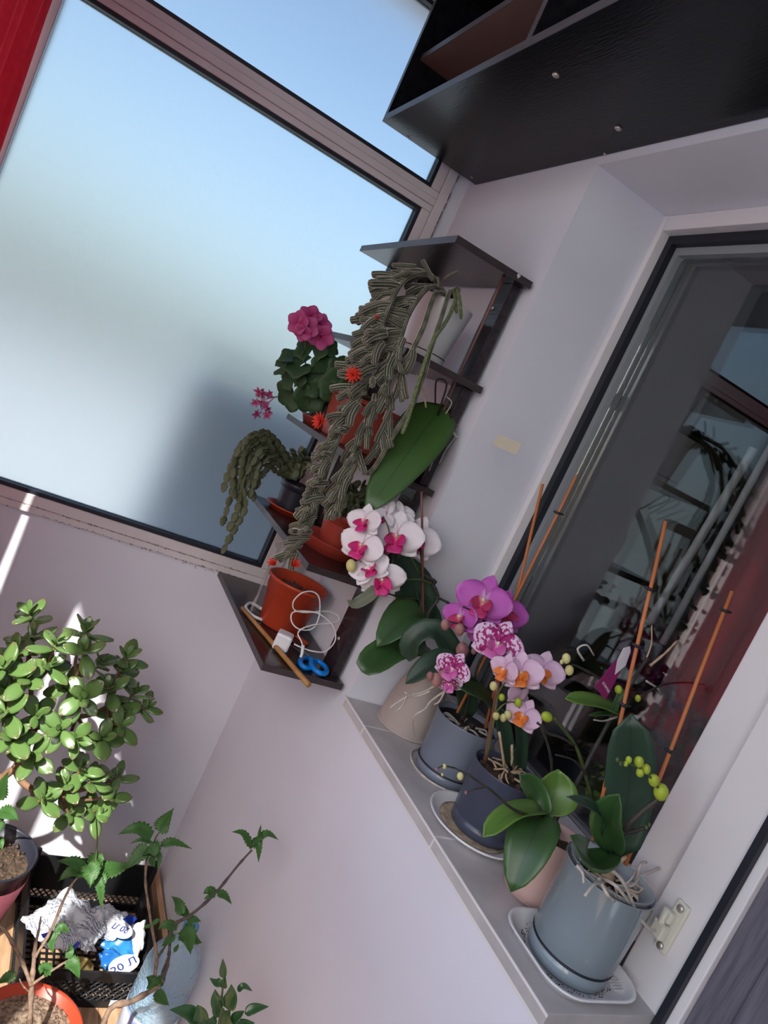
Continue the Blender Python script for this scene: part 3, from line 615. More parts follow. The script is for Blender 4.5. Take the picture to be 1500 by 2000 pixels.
for a in [(964, 1340, 20, 'bud_y'), (969, 1398, 18, 'bud_y'), (983, 1402, 18, 'bud_y'), (992, 1396, 20, 'bud_y'), (980, 1362, 16, 'bud_g'), (1012, 1372, 20, 'bud_g')]: bud(oC, a[0], a[1], 1.01, a[2], a[3])
# ------------------------------------------------------------------ orchid with broad leaves in a pink ceramic pot
cD = V((1.163, .126, .990)); oD = thing('potted_orchid', 'broad-leaved orchid without flowers in a rounded pink ceramic pot', 'orchid', cD, 'orchids on the window sill')
pot(oD, cD, [(0, 0), (.038, 0), (.046, .004), (.0525, .025), (.054, .05), (.0525, .085), (.048, .112), (.0465, .114), (.0445, .112), (.0455, .09), (0, .088)], 'p_pink')
chips(oD, (cD.x, cD.y), .043, 1.080, 18)
pleaf(oD, [(1058, 1585, 1.18), (1000, 1592, 1.21), (943, 1636, 1.23)], 44, 'leaf_light', (-.1, .6), 'strap', .3)
pleaf(oD, [(1062, 1592, 1.19), (1038, 1640, 1.24), (998, 1742, 1.27)], 98, 'leaf', (-.1, .3), 'oval', .12, label='large glossy leaf hanging over the pink pot')
pleaf(oD, [(1062, 1596, 1.18), (1050, 1550, 1.16), (1014, 1512, 1.15)], 44, 'leaf', (-.3, .4), 'strap', .2)
pleaf(oD, [(1066, 1594, 1.17), (1082, 1548, 1.15), (1090, 1502, 1.14)], 92, 'leaf_light', (.3, .3), 'oval', .18)
stem(oD, [(1082, 1605, 1.16), (1115, 1550, 1.14), (1160, 1465, 1.12), (1200, 1390, 1.11), (1235, 1330, 1.10), (1265, 1285, 1.09)], .0042, .0030, 'stem_dark', nodes=5)
stem(oD, [(1155, 1560, 1.14), (1130, 1470, 1.12), (1105, 1430, 1.12), (1082, 1402, 1.12)], .0030, .0022, 'stem', nodes=4)
stem(oD, [(1120, 1455, 1.12), (1095, 1440, 1.12), (1070, 1432, 1.12), (1058, 1415, 1.12)], .0024, .0018, 'stem_dark', nodes=4)
stem(oD, [(1078, 1540, 1.12), (1076, 1480, 1.12), (1060, 1425, 1.12), (1050, 1412, 1.12)], .0026, .0018, 'stem_dark', nodes=5)
stem(oD, [(1150, 1520, 1.13), (1120, 1485, 1.13), (1085, 1474, 1.13)], .0020, .0014, 'stem_dark', nodes=4)
stem(oD, [(1075, 1600, 1.18), (1010, 1585, 1.22), (960, 1545, 1.22), (912, 1512, 1.22)], .0024, .0014, 'stem_dark', nodes=5)
stem(oD, [(945, 1538, 1.22), (925, 1542, 1.22), (910, 1548, 1.22)], .0014, .001, 'stem_dark')
stem(oD, [(888, 1500, 1.20), (866, 1496, 1.20), (852, 1502, 1.20)], .0014, .001, 'stem_dark'); bud(oD, 868, 1497, 1.2, 11, 'bud_y'); bud(oD, 853, 1503, 1.2, 8, 'bud_p'); bud(oD, 864, 1513, 1.2, 7, 'bud_y')
stem(oD, [(912, 1512, 1.22), (888, 1500, 1.20)], .0012, .001, 'stem_dark')
bud(oD, 899, 1516, 1.22, 17, 'bud_y'); bud(oD, 910, 1548, 1.22, 8, 'bud_p'); bud(oD, 1068, 1400, 1.12, 26, 'bud_g', V((0, -1, .2)))
stem(oD, [(1215, 1365, 1.11), (1170, 1325, 1.11), (1135, 1305, 1.11), (1118, 1298, 1.11)], .0026, .0016, 'stem_dark', nodes=4)
for a in [(1106, 1286, 22), (1112, 1309, 22), (1097, 1293, 10)]: bud(oD, a[0], a[1], 1.11, a[2], 'bud_y')
stem(oD, [(1262, 1288, 1.09), (1272, 1258, 1.09), (1273, 1222, 1.09)], .0016, .0012, 'root_tan'); stem(oD, [(1270, 1300, 1.09), (1300, 1275, 1.085), (1322, 1252, 1.08)], .0022, .0014, 'root_tan', nodes=3)
stem(oD, [(1250, 1360, 1.10), (1290, 1340, 1.09), (1340, 1334, 1.08), (1378, 1338, 1.07)], .0020, .0014, 'stem_dark'); bud(oD, 1384, 1344, 1.07, 15, 'bud_p'); bud(oD, 1356, 1350, 1.075, 14, 'bud_p')
pleaf(oD, [(1208, 1392, 1.11), (1160, 1372, 1.13), (1103, 1365, 1.14)], 34, 'leaf_light', (-.1, .5), 'strap', .2); pleaf(oD, [(1205, 1395, 1.11), (1175, 1395, 1.13), (1148, 1398, 1.14)], 12, 'leaf', (0, .4), 'oval', .2)
pleaf(oD, [(1196, 1395, 1.12), (1205, 1370, 1.12), (1218, 1345, 1.12)], 14, 'leaf', (.2, .2), 'strap', .2)
bud(oD, 1208, 1347, 1.12, 19, 'bud_g'); bud(oD, 1246, 1364, 1.11, 15, 'bud_g')
for pts in [[(1205, 1400, 1.12), (1180, 1408, 1.13), (1160, 1406, 1.14)], [(1212, 1402, 1.12), (1222, 1420, 1.12), (1240, 1424, 1.12)], [(1140, 1290, 1.11), (1128, 1268, 1.11), (1146, 1260, 1.11), (1160, 1280, 1.11)], [(1262, 1330, 1.09), (1285, 1345, 1.09), (1292, 1358, 1.09)]]: stem(oD, pts, .0020, .0012, 'root', 'aerial_root', 4, 6)
# ------------------------------------------------------------------ orchid in the light grey pot on the white tray
cE = V((1.297, .096, 1.0)); oE = thing('potted_orchid', 'orchid with yellow-green buds and grey roots in a large light grey pot', 'orchid', cE, 'orchids on the window sill')
tray = thing('white_tray', 'white plastic rectangular tray with rounded corners under the light grey pot', 'tray', (cE.x, cE.y - .005, .990))
def rrect(hx, hy, r, n=6):
    out = []
    for cx, cy, a0 in ((hx - r, hy - r, 0), (-hx + r, hy - r, 90), (-hx + r, -hy + r, 180), (hx - r, -hy + r, 270)):
        for k in range(n + 1):
            a = math.radians(a0 + 90 * k / n); out.append((cx + r * math.cos(a), cy + r * math.sin(a)))
    return out
tb = B(); loops = []
for hx, hy, r, z in ((.070, .070, .030, 0), (.080, .080, .036, .012), (.0835, .0835, .038, .0155), (.085, .085, .038, .0145), (.0835, .0835, .038, .0165), (.079, .079, .036, .0155), (.072, .072, .030, .004)):
    loops.append([(cE.x + .000 + a, cE.y + .005 + b, .9903 + z) for a, b in rrect(hx * .98, hy * 1.03, r * 1.3)])
nn = len(loops[0]); vv = [p for l in loops for p in l]; ff = [(i*nn+k, i*nn+(k+1)%nn, (i+1)*nn+(k+1)%nn, (i+1)*nn+k) for i in range(len(loops)-1) for k in range(nn)]
ff += [tuple(range(nn - 1, -1, -1)), tuple((len(loops)-1)*nn + k for k in range(nn))]; tb.add(vv, ff); tb.obj('tray_body', M_['w_plastic'], tray)
for k in range(7): box('rib', (cE.x + .050 - k * .005, cE.y + .055, .9945), (cE.x + .052 - k * .005, cE.y + .078, .9965), M_['w_plastic'], tray)
db = B()
for k in range(140):
    a = random.uniform(0, 6.28); rr = random.uniform(.060, .068); db.ball((cE.x + rr * math.cos(a), cE.y + rr * math.sin(a) * 1.05, .9948), random.uniform(.0005, .0012), 5, 4)
o = db.obj('dirt_specks', M_['soil'], tray); o['kind'] = 'stuff'
pot(oE, cE, [(0, -.0050), (.058, -.0050), (.0605, -.003), (.0615, .016), (.0590, .017), (.0590, .0185), (.062, .022), (.0635, .06), (.0665, .138), (.0680, .140), (.0660, .1405), (.0645, .125), (.0640, .10), (0, .098)], 'p_light', seg=48)
B().lathe([(.0612, .0166), (.0626, .0195), (.0600, .0200), (.0592, .0180)], cE, 40, closed=True).obj('base_gap', M_['gasket'], oE)
B().lathe([(.0565, .100), (.0610, .1435), (.0630, .1440), (.0630, .1455), (.0600, .1450), (.0550, .100)], cE, 40, closed=True).obj('inner_pot', M_['clearpot'], oE)
chips(oE, (cE.x, cE.y), .054, 1.112, 46, s=(.004, .010)); roots(oE, (cE.x, cE.y), .054, 1.125, 14, 'root', .0022); roots(oE, (cE.x, cE.y), .052, 1.122, 10, 'root_tan', .0017)
stem(oE, [(1186, 1712, 1.30), (1192, 1680, 1.30), (1200, 1655, 1.29)], .0085, .0055, 'root_tan', 'crown', nodes=3)
stem(oE, [(1192, 1700, 1.30), (1222, 1673, 1.29)], .0035, .0028, 'root_tan', 'cut_stem')
stem(oE, [(1198, 1660, 1.29), (1222, 1618, 1.305), (1258, 1582, 1.31), (1284, 1562, 1.315), (1292, 1542, 1.315)], .0050, .0030, 'stem_dark', 'flower_spike', nodes=6)
stem(oE, [(1216, 1628, 1.305), (1245, 1622, 1.31), (1268, 1614, 1.315)], .0034, .0020, 'stem_dark', nodes=4)
stem(oE, [(1290, 1545, 1.315), (1268, 1515, 1.315), (1245, 1498, 1.315), (1210, 1487, 1.315)], .0018, .0010, 'stem')
for a in [(1291, 1547, 37, 'bud_g'), (1277, 1524, 27, 'bud_g'), (1262, 1502, 22, 'bud_g'), (1248, 1488, 24, 'bud_g'), (1250, 1509, 20, 'bud_g'), (1228, 1484, 16, 'bud_g'), (1222, 1492, 12, 'bud_g'), (1206, 1484, 10, 'stem'), (1212, 1492, 9, 'stem'), (1262, 1616, 10, 'stem'), (1268, 1611, 9, 'stem')]: bud(oE, a[0], a[1], 1.315, a[2], a[3])
pleaf(oE, [(1196, 1668, 1.30), (1160, 1690, 1.34), (1112, 1632, 1.36)], 74, 'leaf', (-.2, .5), 'oval', .2, label='rounded leaf drooping over the pot rim')
pleaf(oE, [(1196, 1672, 1.30), (1182, 1610, 1.30), (1150, 1574, 1.31), (1106, 1556, 1.31)], 34, 'leaf_dark', (-.2, .6), 'oval', .2)
pleaf(oE, [(1198, 1668, 1.30), (1192, 1600, 1.31), (1210, 1550, 1.32)], 72, 'leaf', (-.25, .15), 'oval', .24)
pleaf(oE, [(1200, 1665, 1.28), (1228, 1540, 1.26), (1232, 1394, 1.24)], 94, 'leaf_dark', (.1, .1), 'strap', .10, label='tall dark upright leaf')
stake(oE, (1300, 1018), (1158, 1640), 1.10, 1.27, .0030, 'stake', clips=(.23, .415, .60)); stake(oE, (1430, 1155), (1222, 1690), 1.17, 1.28, .0030, 'stake', clips=(.075, .60))
for pts in [[(1196, 1700, 1.33), (1215, 1720, 1.34), (1232, 1755, 1.35), (1245, 1785, 1.36), (1268, 1815, 1.36), (1280, 1818, 1.36)], [(1235, 1740, 1.30), (1252, 1712, 1.29), (1278, 1700, 1.28), (1300, 1692, 1.27), (1325, 1684, 1.26)], [(1240, 1735, 1.30), (1250, 1690, 1.29), (1262, 1684, 1.28)], [(1180, 1716, 1.34), (1200, 1728, 1.36), (1220, 1750, 1.36), (1232, 1768, 1.35)], [(1180, 1722, 1.34), (1160, 1728, 1.36), (1142, 1750, 1.37)], [(1240, 1725, 1.31), (1252, 1735, 1.31), (1266, 1736, 1.31)], [(1126, 1690, 1.33), (1138, 1705, 1.34), (1140, 1725, 1.35)], [(1170, 1715, 1.34), (1185, 1745, 1.36), (1200, 1760, 1.36)]]:
    stem(oE, pts, .0026, .0018, 'root', 'aerial_root', 4, 7)
# plant label clipped to the stake
M_['tag_p'] = mat('purple_card', (.22, .008, .10), .5); M_['tag_w'] = mat('white_card', (.66, .60, .66), .55); M_['ink'] = mat('ink', (.08, .07, .09), .8)
tg = thing('plant_label', 'purple and white pointed plant label clipped to a stake above the sill', 'label', at(1195, 1330, x=1.14))
def card(name, pxs, x, mt, parent, th=.0006):
    P = [at(a, b, x=x) for a, b in pxs]; k = len(P); N = V((1, 0, 0)) * th
    return B().add([p for p in P] + [p - N for p in P], [tuple(range(k)), tuple(range(2 * k - 1, k - 1, -1))] + [(i, k + i, k + (i + 1) % k, (i + 1) % k) for i in range(k)]).obj(name, M_[mt], parent, smooth=False)
card('card', [(1162, 1340), (1203, 1288), (1212, 1312), (1182, 1368)], 1.14, 'tag_p', tg)
card('tip', [(1201, 1318), (1206, 1290), (1218, 1266), (1231, 1262), (1232, 1272), (1222, 1300)], 1.1412, 'tag_w', tg)
def text(parent, s, P, X, Y, h, mt, name='lettering'):
    c = bpy.data.curves.new(name, 'FONT'); c.body = s; c.size = h; c.align_x = 'CENTER'; c.align_y = 'CENTER'; c.extrude = .0001
    t = bpy.data.objects.new('tmp', c); COL.objects.link(t); dg = bpy.context.evaluated_depsgraph_get(); me = bpy.data.meshes.new_from_object(t.evaluated_get(dg)); bpy.data.objects.remove(t)
    X = X.normalized(); Z = X.cross(Y).normalized(); Y = Z.cross(X)
    me.materials.clear()
    return mobj(name, me, M_[mt], parent, Matrix(((X.x, Y.x, Z.x, P.x), (X.y, Y.y, Z.y, P.y), (X.z, Y.z, Z.z, P.z), (0, 0, 0, 1))))
p0 = at(1177, 1332, x=1.1408); p1 = at(1190, 1353, x=1.1408); u = p1 - p0
text(tg, 'SONMAIS', (p0 + p1) / 2, u, V((1, 0, 0)).cross(u), .0062, 'tag_w')
# ------------------------------------------------------------------ shelf plants
def cactus_mat():
    m = bpy.data.materials.new('rat_tail_cactus'); m.use_nodes = True; nt = m.node_tree; n = nt.nodes; l = nt.links; p = n['Principled BSDF']
    p.inputs['Roughness'].default_value = .8; p.inputs['Sheen Weight'].default_value = .8; p.inputs['Sheen Roughness'].default_value = .3; p.inputs['Sheen Tint'].default_value = (.95, .80, .70, 1)
    uv = n.new('ShaderNodeUVMap'); oi = n.new('ShaderNodeObjectInfo')
    hs = n.new('ShaderNodeMapRange'); hs.inputs['To Min'].default_value = 0; hs.inputs['To Max'].default_value = 1; l.new(oi.outputs['Random'], hs.inputs[0])
    mx = n.new('ShaderNodeMixRGB'); mx.inputs[1].default_value = (.022, .038, .020, 1); mx.inputs[2].default_value = (.045, .050, .030, 1); l.new(hs.outputs[0], mx.inputs[0])
    sp = n.new('ShaderNodeSeparateXYZ'); l.new(uv.outputs[0], sp.inputs[0])
    def mth(op, a, b=None):
        q = n.new('ShaderNodeMath'); q.operation = op; l.new(a, q.inputs[0])
        if b is not None: q.inputs[1].default_value = b
        return q.outputs[0]
    a = mth('COSINE', mth('MULTIPLY', sp.outputs[0], 2 * math.pi * 8)); b = mth('SINE', mth('MULTIPLY', sp.outputs[1], 2 * math.pi * 16))
    r1 = n.new('ShaderNodeMapRange'); r1.inputs['From Min'].default_value = -.2; r1.inputs['From Max'].default_value = 1; l.new(a, r1.inputs[0])
    r2 = n.new('ShaderNodeMapRange'); r2.inputs['From Min'].default_value = -1; r2.inputs['From Max'].default_value = 1; r2.inputs['To Min'].default_value = .35; l.new(b, r2.inputs[0])
    q = n.new('ShaderNodeMath'); q.operation = 'MULTIPLY'; l.new(r1.outputs[0], q.inputs[0]); l.new(r2.outputs[0], q.inputs[1])
    m2 = n.new('ShaderNodeMixRGB'); l.new(q.outputs[0], m2.inputs[0]); l.new(mx.outputs[0], m2.inputs[1]); m2.inputs[2].default_value = (.40, .35, .27, 1); l.new(m2.outputs[0], p.inputs['Base Color'])
    return m
M_['cactus'] = cactus_mat()
M_['cactus_green'] = mat('young_cactus_stem', (.075, .115, .035), .7, (.20, .21, .11), 260, sheen=.5, contrast=(.45, .62))
M_['red_flower'] = uvmat('red_cactus_petal', [(0, (.55, .02, .02)), (1, (.85, .07, .035))], .5, translucent=.25)
M_['p_white'] = mat('white_ceramic', (.66, .66, .65), .3)
wp = V((.440, -.118, ZB[1])); cx = thing('potted_cactus', 'rat-tail cactus trailing down from a white pot on the second shelf board', 'cactus', wp)
pot(cx, wp, [(0, 0), (.048, 0), (.051, .003), (.0525, .020), (.051, .021), (.0515, .023), (.059, .08), (.067, .135), (.067, .137), (.065, .137), (.063, .12), (0, .118)], 'p_white')
B().lathe([(.0522, .0195), (.0534, .0215), (.0518, .0225), (.051, .0205)], wp, 36, closed=True).obj('base_gap', M_['gasket'], cx)
chips(cx, (wp.x, wp.y), .061, wp.z + .120, 12, 'soil', 'soil')
FING = []
for k in range(7):
    bend = random.uniform(.05, .45); pts = [V((0, 0, 0)), V((.0, bend * .12, .33)), V((.02, bend * .5, .68)), V((.0, bend * 1.0, .97))]
    C = crom(pts, 5); n_ = len(C); rr = [.125 * (1 if i > 1 else .82) for i in range(n_)]; C = C[:-1] + [C[-1].lerp(C[-2], .55), C[-1].lerp(C[-2], .2), C[-1]]; rr = rr[:-1] + [.118, .085, .025]
    FING.append(B().tube(C, rr, 16, ribs=1).mesh(True, 'finger%d' % k))
def finger(P, d, L, fat=1.0, twist=None):
    d = d.normalized(); a = V((0, 0, -1)); Y = a - d * a.dot(d)
    if Y.length < .05: Y = V((0, -1, 0)) - d * V((0, -1, 0)).dot(d)
    Y.normalize(); X = Y.cross(d)
    Mx = Matrix(((X.x * fat, Y.x, d.x, P.x), (X.y * fat, Y.y, d.y, P.y), (X.z * fat, Y.z, d.z, P.z), (0, 0, 0, 1))) @ Matrix.Rotation(twist if twist is not None else random.uniform(-.9, .9), 4, 'Z') @ Matrix.Diagonal((L * fat, L * fat, L, 1))
    mobj('finger_stem', random.choice(FING), M_['cactus'], cx, Mx)
def main_stem(pts, r, mt='cactus', n=6):
    C = crom([at(a, b, x=c) for a, b, c in pts], n); B().tube(C, [r] * (len(C) - 1) + [r * .5], 16 if mt == 'cactus' else 12, ribs=1).obj('main_stem', M_[mt], cx); return C
S1 = main_stem([(868, 572, .46), (835, 535, .51), (785, 552, .56), (748, 630, .595), (725, 715, .60), (695, 790, .60), (655, 870, .60), (628, 950, .60), (605, 1030, .60), (570, 1078, .602), (545, 1097, .604)], .0058)
S2 = main_stem([(872, 575, .46), (840, 560, .52), (800, 610, .57), (772, 690, .59), (745, 765, .59), (708, 850, .59), (676, 925, .59), (655, 985, .59)], .0058)
S3 = main_stem([(876, 578, .46), (850, 575, .52), (826, 640, .575), (798, 700, .585), (772, 765, .585), (752, 830, .585), (736, 890, .585)], .0055)
main_stem([(882, 580, .46), (878, 570, .50), (862, 620, .57), (842, 680, .595), (826, 740, .60), (800, 800, .60), (768, 850, .60), (735, 908, .60), (716, 928, .60)], .0050)
main_stem([(884, 580, .46), (896, 566, .50), (876, 620, .56), (846, 665, .60), (828, 715, .605), (812, 765, .605), (798, 815, .605), (785, 848, .605)], .0046, 'cactus_green')
main_stem([(884, 580, .46), (890, 562, .50), (898, 585, .53), (901, 624, .535)], .0040, 'cactus_green'); main_stem([(880, 580, .46), (886, 566, .50), (890, 590, .53), (892, 612, .535)], .0040, 'cactus_green')
LEFT = -R0; DOWN = V((0, 0, -1)); TOW = -R2
def along(C, t):
    q = t * (len(C) - 1); i = min(int(q), len(C) - 2); return C[i].lerp(C[i + 1], q - i)
for k in range(96):                                  # dense lower cascade, short fingers
    t = .30 + .62 * k / 95; P = along(S1, t); s = 1 - .25 * (t - .3)
    d = LEFT * random.uniform(.3, 1.1) + TOW * random.uniform(.0, .7) + DOWN * random.uniform(-.2, .6) + R0 * random.uniform(0, .4)
    finger(P + R0 * random.uniform(-.012, .012), d, random.uniform(.034, .050) * s, random.uniform(1.05, 1.35))
for k in range(60):
    t = .38 + .62 * k / 59; P = along(S2, t)
    d = LEFT * random.uniform(-.5, .6) + TOW * random.uniform(.1, .8) + DOWN * random.uniform(.3, 1)
    finger(P + R0 * random.uniform(-.01, .01), d, random.uniform(.036, .052), random.uniform(1.0, 1.3))
for k in range(20):
    t = .45 + .5 * k / 19; P = along(S3, t); finger(P, LEFT * random.uniform(-.6, .2) + TOW * random.uniform(0, .6) + DOWN * random.uniform(.6, 1.2), random.uniform(.03, .05), 1.15)
for k in range(62):                                  # long fingers combing out to the left at the top
    S = random.choice([S1, S1, S2]); t = .10 + .36 * k / 61; P = along(S, t)
    d = LEFT * random.uniform(.7, 1.1) + TOW * random.uniform(-.1, .5) + DOWN * random.uniform(-.35, .35)
    finger(P, d, random.uniform(.045, .072), random.uniform(.85, 1.05))
for a, b, xx, L in [((845, 548), (826, 505), .52, 1), ((868, 545), (893, 526), .50, 1), ((855, 540), (860, 560), .53, 1), ((812, 520), (765, 520), .55, 1), ((800, 530), (758, 545), .56, 1), ((880, 570), (892, 556), .52, 1)]:
    A = at(*a, x=xx); Bq = at(*b, x=xx); finger(A, Bq - A, (Bq - A).length, .8)
def starflower(px, py, x, spx, tilt, n=26, closed=0.0, name='flower'):
    P = at(px, py, x=x); r = pxm(P, spx) / 2; Z = normal_of(P, tilt); Q = Z.to_track_quat('Z', 'Y').to_matrix().to_4x4()
    b = B()
    for k in range(n):
        a = 6.283 * k / n * 2.4; lay = k / n; el = .15 + .9 * lay + closed; ln = 1.0 - .25 * lay; g = []; uv = []
        for i in range(5):
            t = i / 4; w = .13 * math.sin(math.pi * min(.98, t * .8 + .18)) * (1 if t < .9 else .25); u = ln * t * math.cos(el); zz = ln * t * math.sin(el) * .9
            row = []
            for j in (-1, 0, 1): row.append((u * math.cos(a) - j * w * math.sin(a), u * math.sin(a) + j * w * math.cos(a), zz)); uv.append((.5, t))
            g.append(row)
        b.sheet(g, .02, uv)
    return b.obj(name, M_['red_flower'], cx, M=Matrix.Translation(P) @ Q @ Matrix.Scale(r, 4))
starflower(690, 733, .62, 42, (-.3, .1)); starflower(626, 823, .62, 44, (-.9, .2), closed=.1); starflower(739, 622, .60, 22, (-.9, .5), 12, .6)
starflower(535, 1103, .61, 38, (-.6, .8), 16, .5); starflower(572, 1104, .61, 46, (.4, .3), 18, .7)
# ------------------------------------------------------------------ third board: geranium, planter, orchid with the huge leaf
M_['p_dark'] = mat('dark_plastic_pot', (.022, .024, .036), .35); M_['p_red'] = mat('red_brown_plastic', (.32, .042, .028), .42, (.36, .05, .032), 5); M_['p_terra'] = mat('terracotta_plastic', (.33, .06, .042), .45)
M_['p_orange'] = mat('orange_red_plastic', (.46, .055, .022), .38); M_['ger_leaf'] = uvmat('geranium_leaf', [(0, (.030, .075, .030)), (1, (.045, .105, .040))], .55, translucent=.18)
M_['ger_pink'] = uvmat('geranium_petal', [(0, (.42, .01, .12)), (.45, (.60, .07, .28)), (1, (.72, .17, .42))], .5, translucent=.35); M_['ger_faded'] = uvmat('faded_petal', [(0, (.38, .02, .12)), (.5, (.60, .12, .30)), (1, (.62, .30, .42))], .6, translucent=.3)
gp = V((.105, -.152, ZB[2] + .004)); ger = thing('potted_geranium', 'pink geranium in a dark pot on the third shelf board', 'geranium', gp)
pot(ger, gp, potprof(.034, .044, .078, .003, .002), 'p_dark'); chips(ger, (gp.x, gp.y), .038, gp.z + .060, 8, 'soil', 'soil')
gsx = thing('red_saucer', 'small red saucer under the geranium pot', 'saucer', (gp.x, gp.y, ZB[2]))
B().lathe([(0, 0), (.042, 0), (.052, .020), (.055, .021), (.055, .024), (.051, .024), (.041, .0035), (0, .0035)], (gp.x, gp.y, ZB[2] + .0003), 36).obj('saucer_body', M_['p_terra'], gsx)
def gleaf(px, py, x, spx, tilt, rot):
    P = at(px, py, x=x); r = pxm(P, spx) / 1.8; Z = normal_of(P, tilt); Q = Z.to_track_quat('Z', 'Y').to_matrix().to_4x4(); g = []; uv = []
    for i in range(5):
        t = i / 4; row = []
        for k in range(41):
            a = -2.75 + 5.5 * k / 40; lobe = 1 + .08 * math.cos(a * 6.2) + .02 * math.sin(a * 26); rr = t * lobe
            row.append((rr * math.cos(a), rr * math.sin(a), .16 * t * t * math.cos(a * 3) + .12 * t)); uv.append((k / 40, t))
        g.append(row)
    B().sheet(g, .015, uv).obj('leaf', M_['ger_leaf'], ger, M=Matrix.Translation(P) @ Q @ Matrix.Rotation(rot, 4, 'Z') @ Matrix.Scale(r, 4))
gb = gp + V((0, 0, .07))
for a in [(610, 683, .14, 62, (-.2, .6), 2.), (640, 680, .15, 40, (.5, .7), 1), (570, 697, .13, 46, (-.3, 1.2), 3), (548, 718, .13, 32, (-.8, .6), .5), (585, 715, .15, 56, (-.2, .8), 4), (575, 740, .14, 50, (-.4, .2), 2.2), (605, 745, .15, 60, (0, .2), 1.2), (575, 768, .13, 62, (-.3, -.1), 5), (607, 772, .15, 62, (.1, -.2), 3.6), (640, 730, .17, 70, (.2, .2), .8), (668, 728, .18, 60, (.3, .3), 2.8), (655, 755, .19, 64, (.2, 0), 4.2), (690, 760, .2, 60, (.4, 0), 5.2)]: gleaf(*a)
for pts in [[(618, 790, .105), (598, 720, .12), (597, 660, .14)], [(612, 790, .105), (575, 770, .11), (536, 776, .12)], [(620, 790, .11), (640, 750, .15), (660, 735, .17)], [(615, 790, .105), (580, 740, .12), (550, 715, .13)]]: stem(ger, pts, .0024, .0016, 'stem')
FLR = {}
for key in ('ger_pink', 'ger_faded'):
    b = B()
    for k in range(5):
        g, uv = petal_grid(1.0, .58 if key == 'ger_pink' else .24, 'round', 2 * math.pi * k / 5 + .3, .18, 6, 4); b.sheet(g, .015, uv)
    FLR[key] = b.mesh(True, key)
def floret(px, py, x, spx, key, tilt, rot):
    P = at(px, py, x=x); Z = normal_of(P, tilt); Q = Z.to_track_quat('Z', 'Y').to_matrix().to_4x4()
    mobj('floret', FLR[key], M_[key], ger, Matrix.Translation(P) @ Q @ Matrix.Rotation(rot, 4, 'Z') @ Matrix.Scale(pxm(P, spx) / 2, 4))
for a in [(583, 630, .15, 44, (-.5, .2)), (607, 617, .14, 44, (.2, .7)), (600, 640, .16, 44, (-.1, .1)), (627, 634, .15, 40, (.5, .3)), (628, 658, .16, 46, (.1, -.2)), (592, 650, .16, 34, (-.3, -.5)), (612, 655, .15, 34, (0, -.5))]: floret(a[0], a[1], a[2], a[3] * 1.12, 'ger_pink', a[4], random.uniform(0, 6))
for k in range(16): floret(512 + random.uniform(-20, 18), 788 + random.uniform(-28, 28), .12 + random.uniform(-.02, .02), random.uniform(16, 24), 'ger_faded', (random.uniform(-1, .6), random.uniform(-1, .8)), random.uniform(0, 6))
for k in range(9): stem(ger, [(536, 776, .12), (512 + random.uniform(-16, 14), 788 + random.uniform(-24, 24), .12)], .0008, .0006, 'ger_faded', 'pedicel')
# terracotta trough
tr = thing('trough_planter', 'terracotta rectangular planter half hidden behind the trailing cactus', 'planter', (.27, -.115, ZB[2]))
def frustum(b, c, hx0, hy0, hx1, hy1, z0, z1):
    vs = [(c[0] + sx * hx, c[1] + sy * hy, z) for z, hx, hy in ((z0, hx0, hy0), (z1, hx1, hy1)) for sx, sy in ((-1, -1), (1, -1), (1, 1), (-1, 1))]
    b.add(vs, [(0,3,2,1),(4,5,6,7),(0,1,5,4),(1,2,6,5),(2,3,7,6),(3,0,4,7)])
b = B(); frustum(b, (.275, -.118), .078, .055, .092, .068, ZB[2] + .0005, ZB[2] + .105); b.obj('planter_body', M_['p_terra'], tr, smooth=False, bevel=.004)
b = B(); frustum(b, (.275, -.118), .097, .073, .097, .073, ZB[2] + .1055, ZB[2] + .118); b.obj('planter_rim', M_['p_terra'], tr, smooth=False, bevel=.003)
chips(tr, (.275, -.118), .06, ZB[2] + .119, 14, 'soil', 'soil')
# orchid with the huge leaf
po = V((.452, -.062, ZB[2])); og = thing('potted_orchid', 'flowerless orchid with one huge green leaf on the third shelf board', 'orchid', po)
M_['p_smoke'] = mat('smoky_pot', (.030, .045, .050), .2, trans=.0)
pot(og, po, potprof(.038, .047, .105, .002), 'p_smoke'); chips(og, (po.x, po.y), .042, po.z + .082, 12)
pleaf(og, [(866, 792, .49), (838, 828, .53), (786, 900, .59), (712, 1006, .64)], 112, 'leaf_big', (-.1, .2), 'oval', .06, .0022, label='huge broad green leaf with a dark midrib')
stake(og, (984, 540), (852, 835), .535, .50, .0030, 'stake_red')
stem(og, [(850, 830, .50), (860, 795, .53), (872, 755, .55), (866, 742, .55), (852, 745, .55), (850, 790, .53)], .0022, .0018, 'clip', 'black_wire')
stem(og, [(832, 796, .55), (826, 760, .56), (812, 728, .56)], .0020, .0014, 'root_tan', 'dry_stem')
stem(og, [(858, 834, .50), (900, 828, .52), (950, 806, .54), (982, 791, .55)], .0020, .0013, 'root_tan', 'dry_stem'); bud(og, 979, 792, .55, 10, 'stem_dark')
for pts in [[(852, 832, .5), (860, 838, .53), (868, 850, .54), (852, 885, .55), (838, 920, .55)], [(862, 840, .5), (880, 842, .54), (890, 852, .54), (870, 880, .55), (858, 905, .55)], [(855, 830, .5), (876, 800, .52), (882, 785, .53), (872, 775, .53)], [(880, 842, .54), (895, 855, .54), (902, 848, .54)]]: stem(og, pts, .0018, .0011, 'root', 'aerial_root', 4, 6)
lb = thing('paper_label', 'small grey printed label standing behind the huge green leaf', 'label', at(808, 785, x=.47))
card('card', [(794, 808), (808, 768), (822, 775), (812, 806)], .47, 'tag_w', lb)
bb = B()
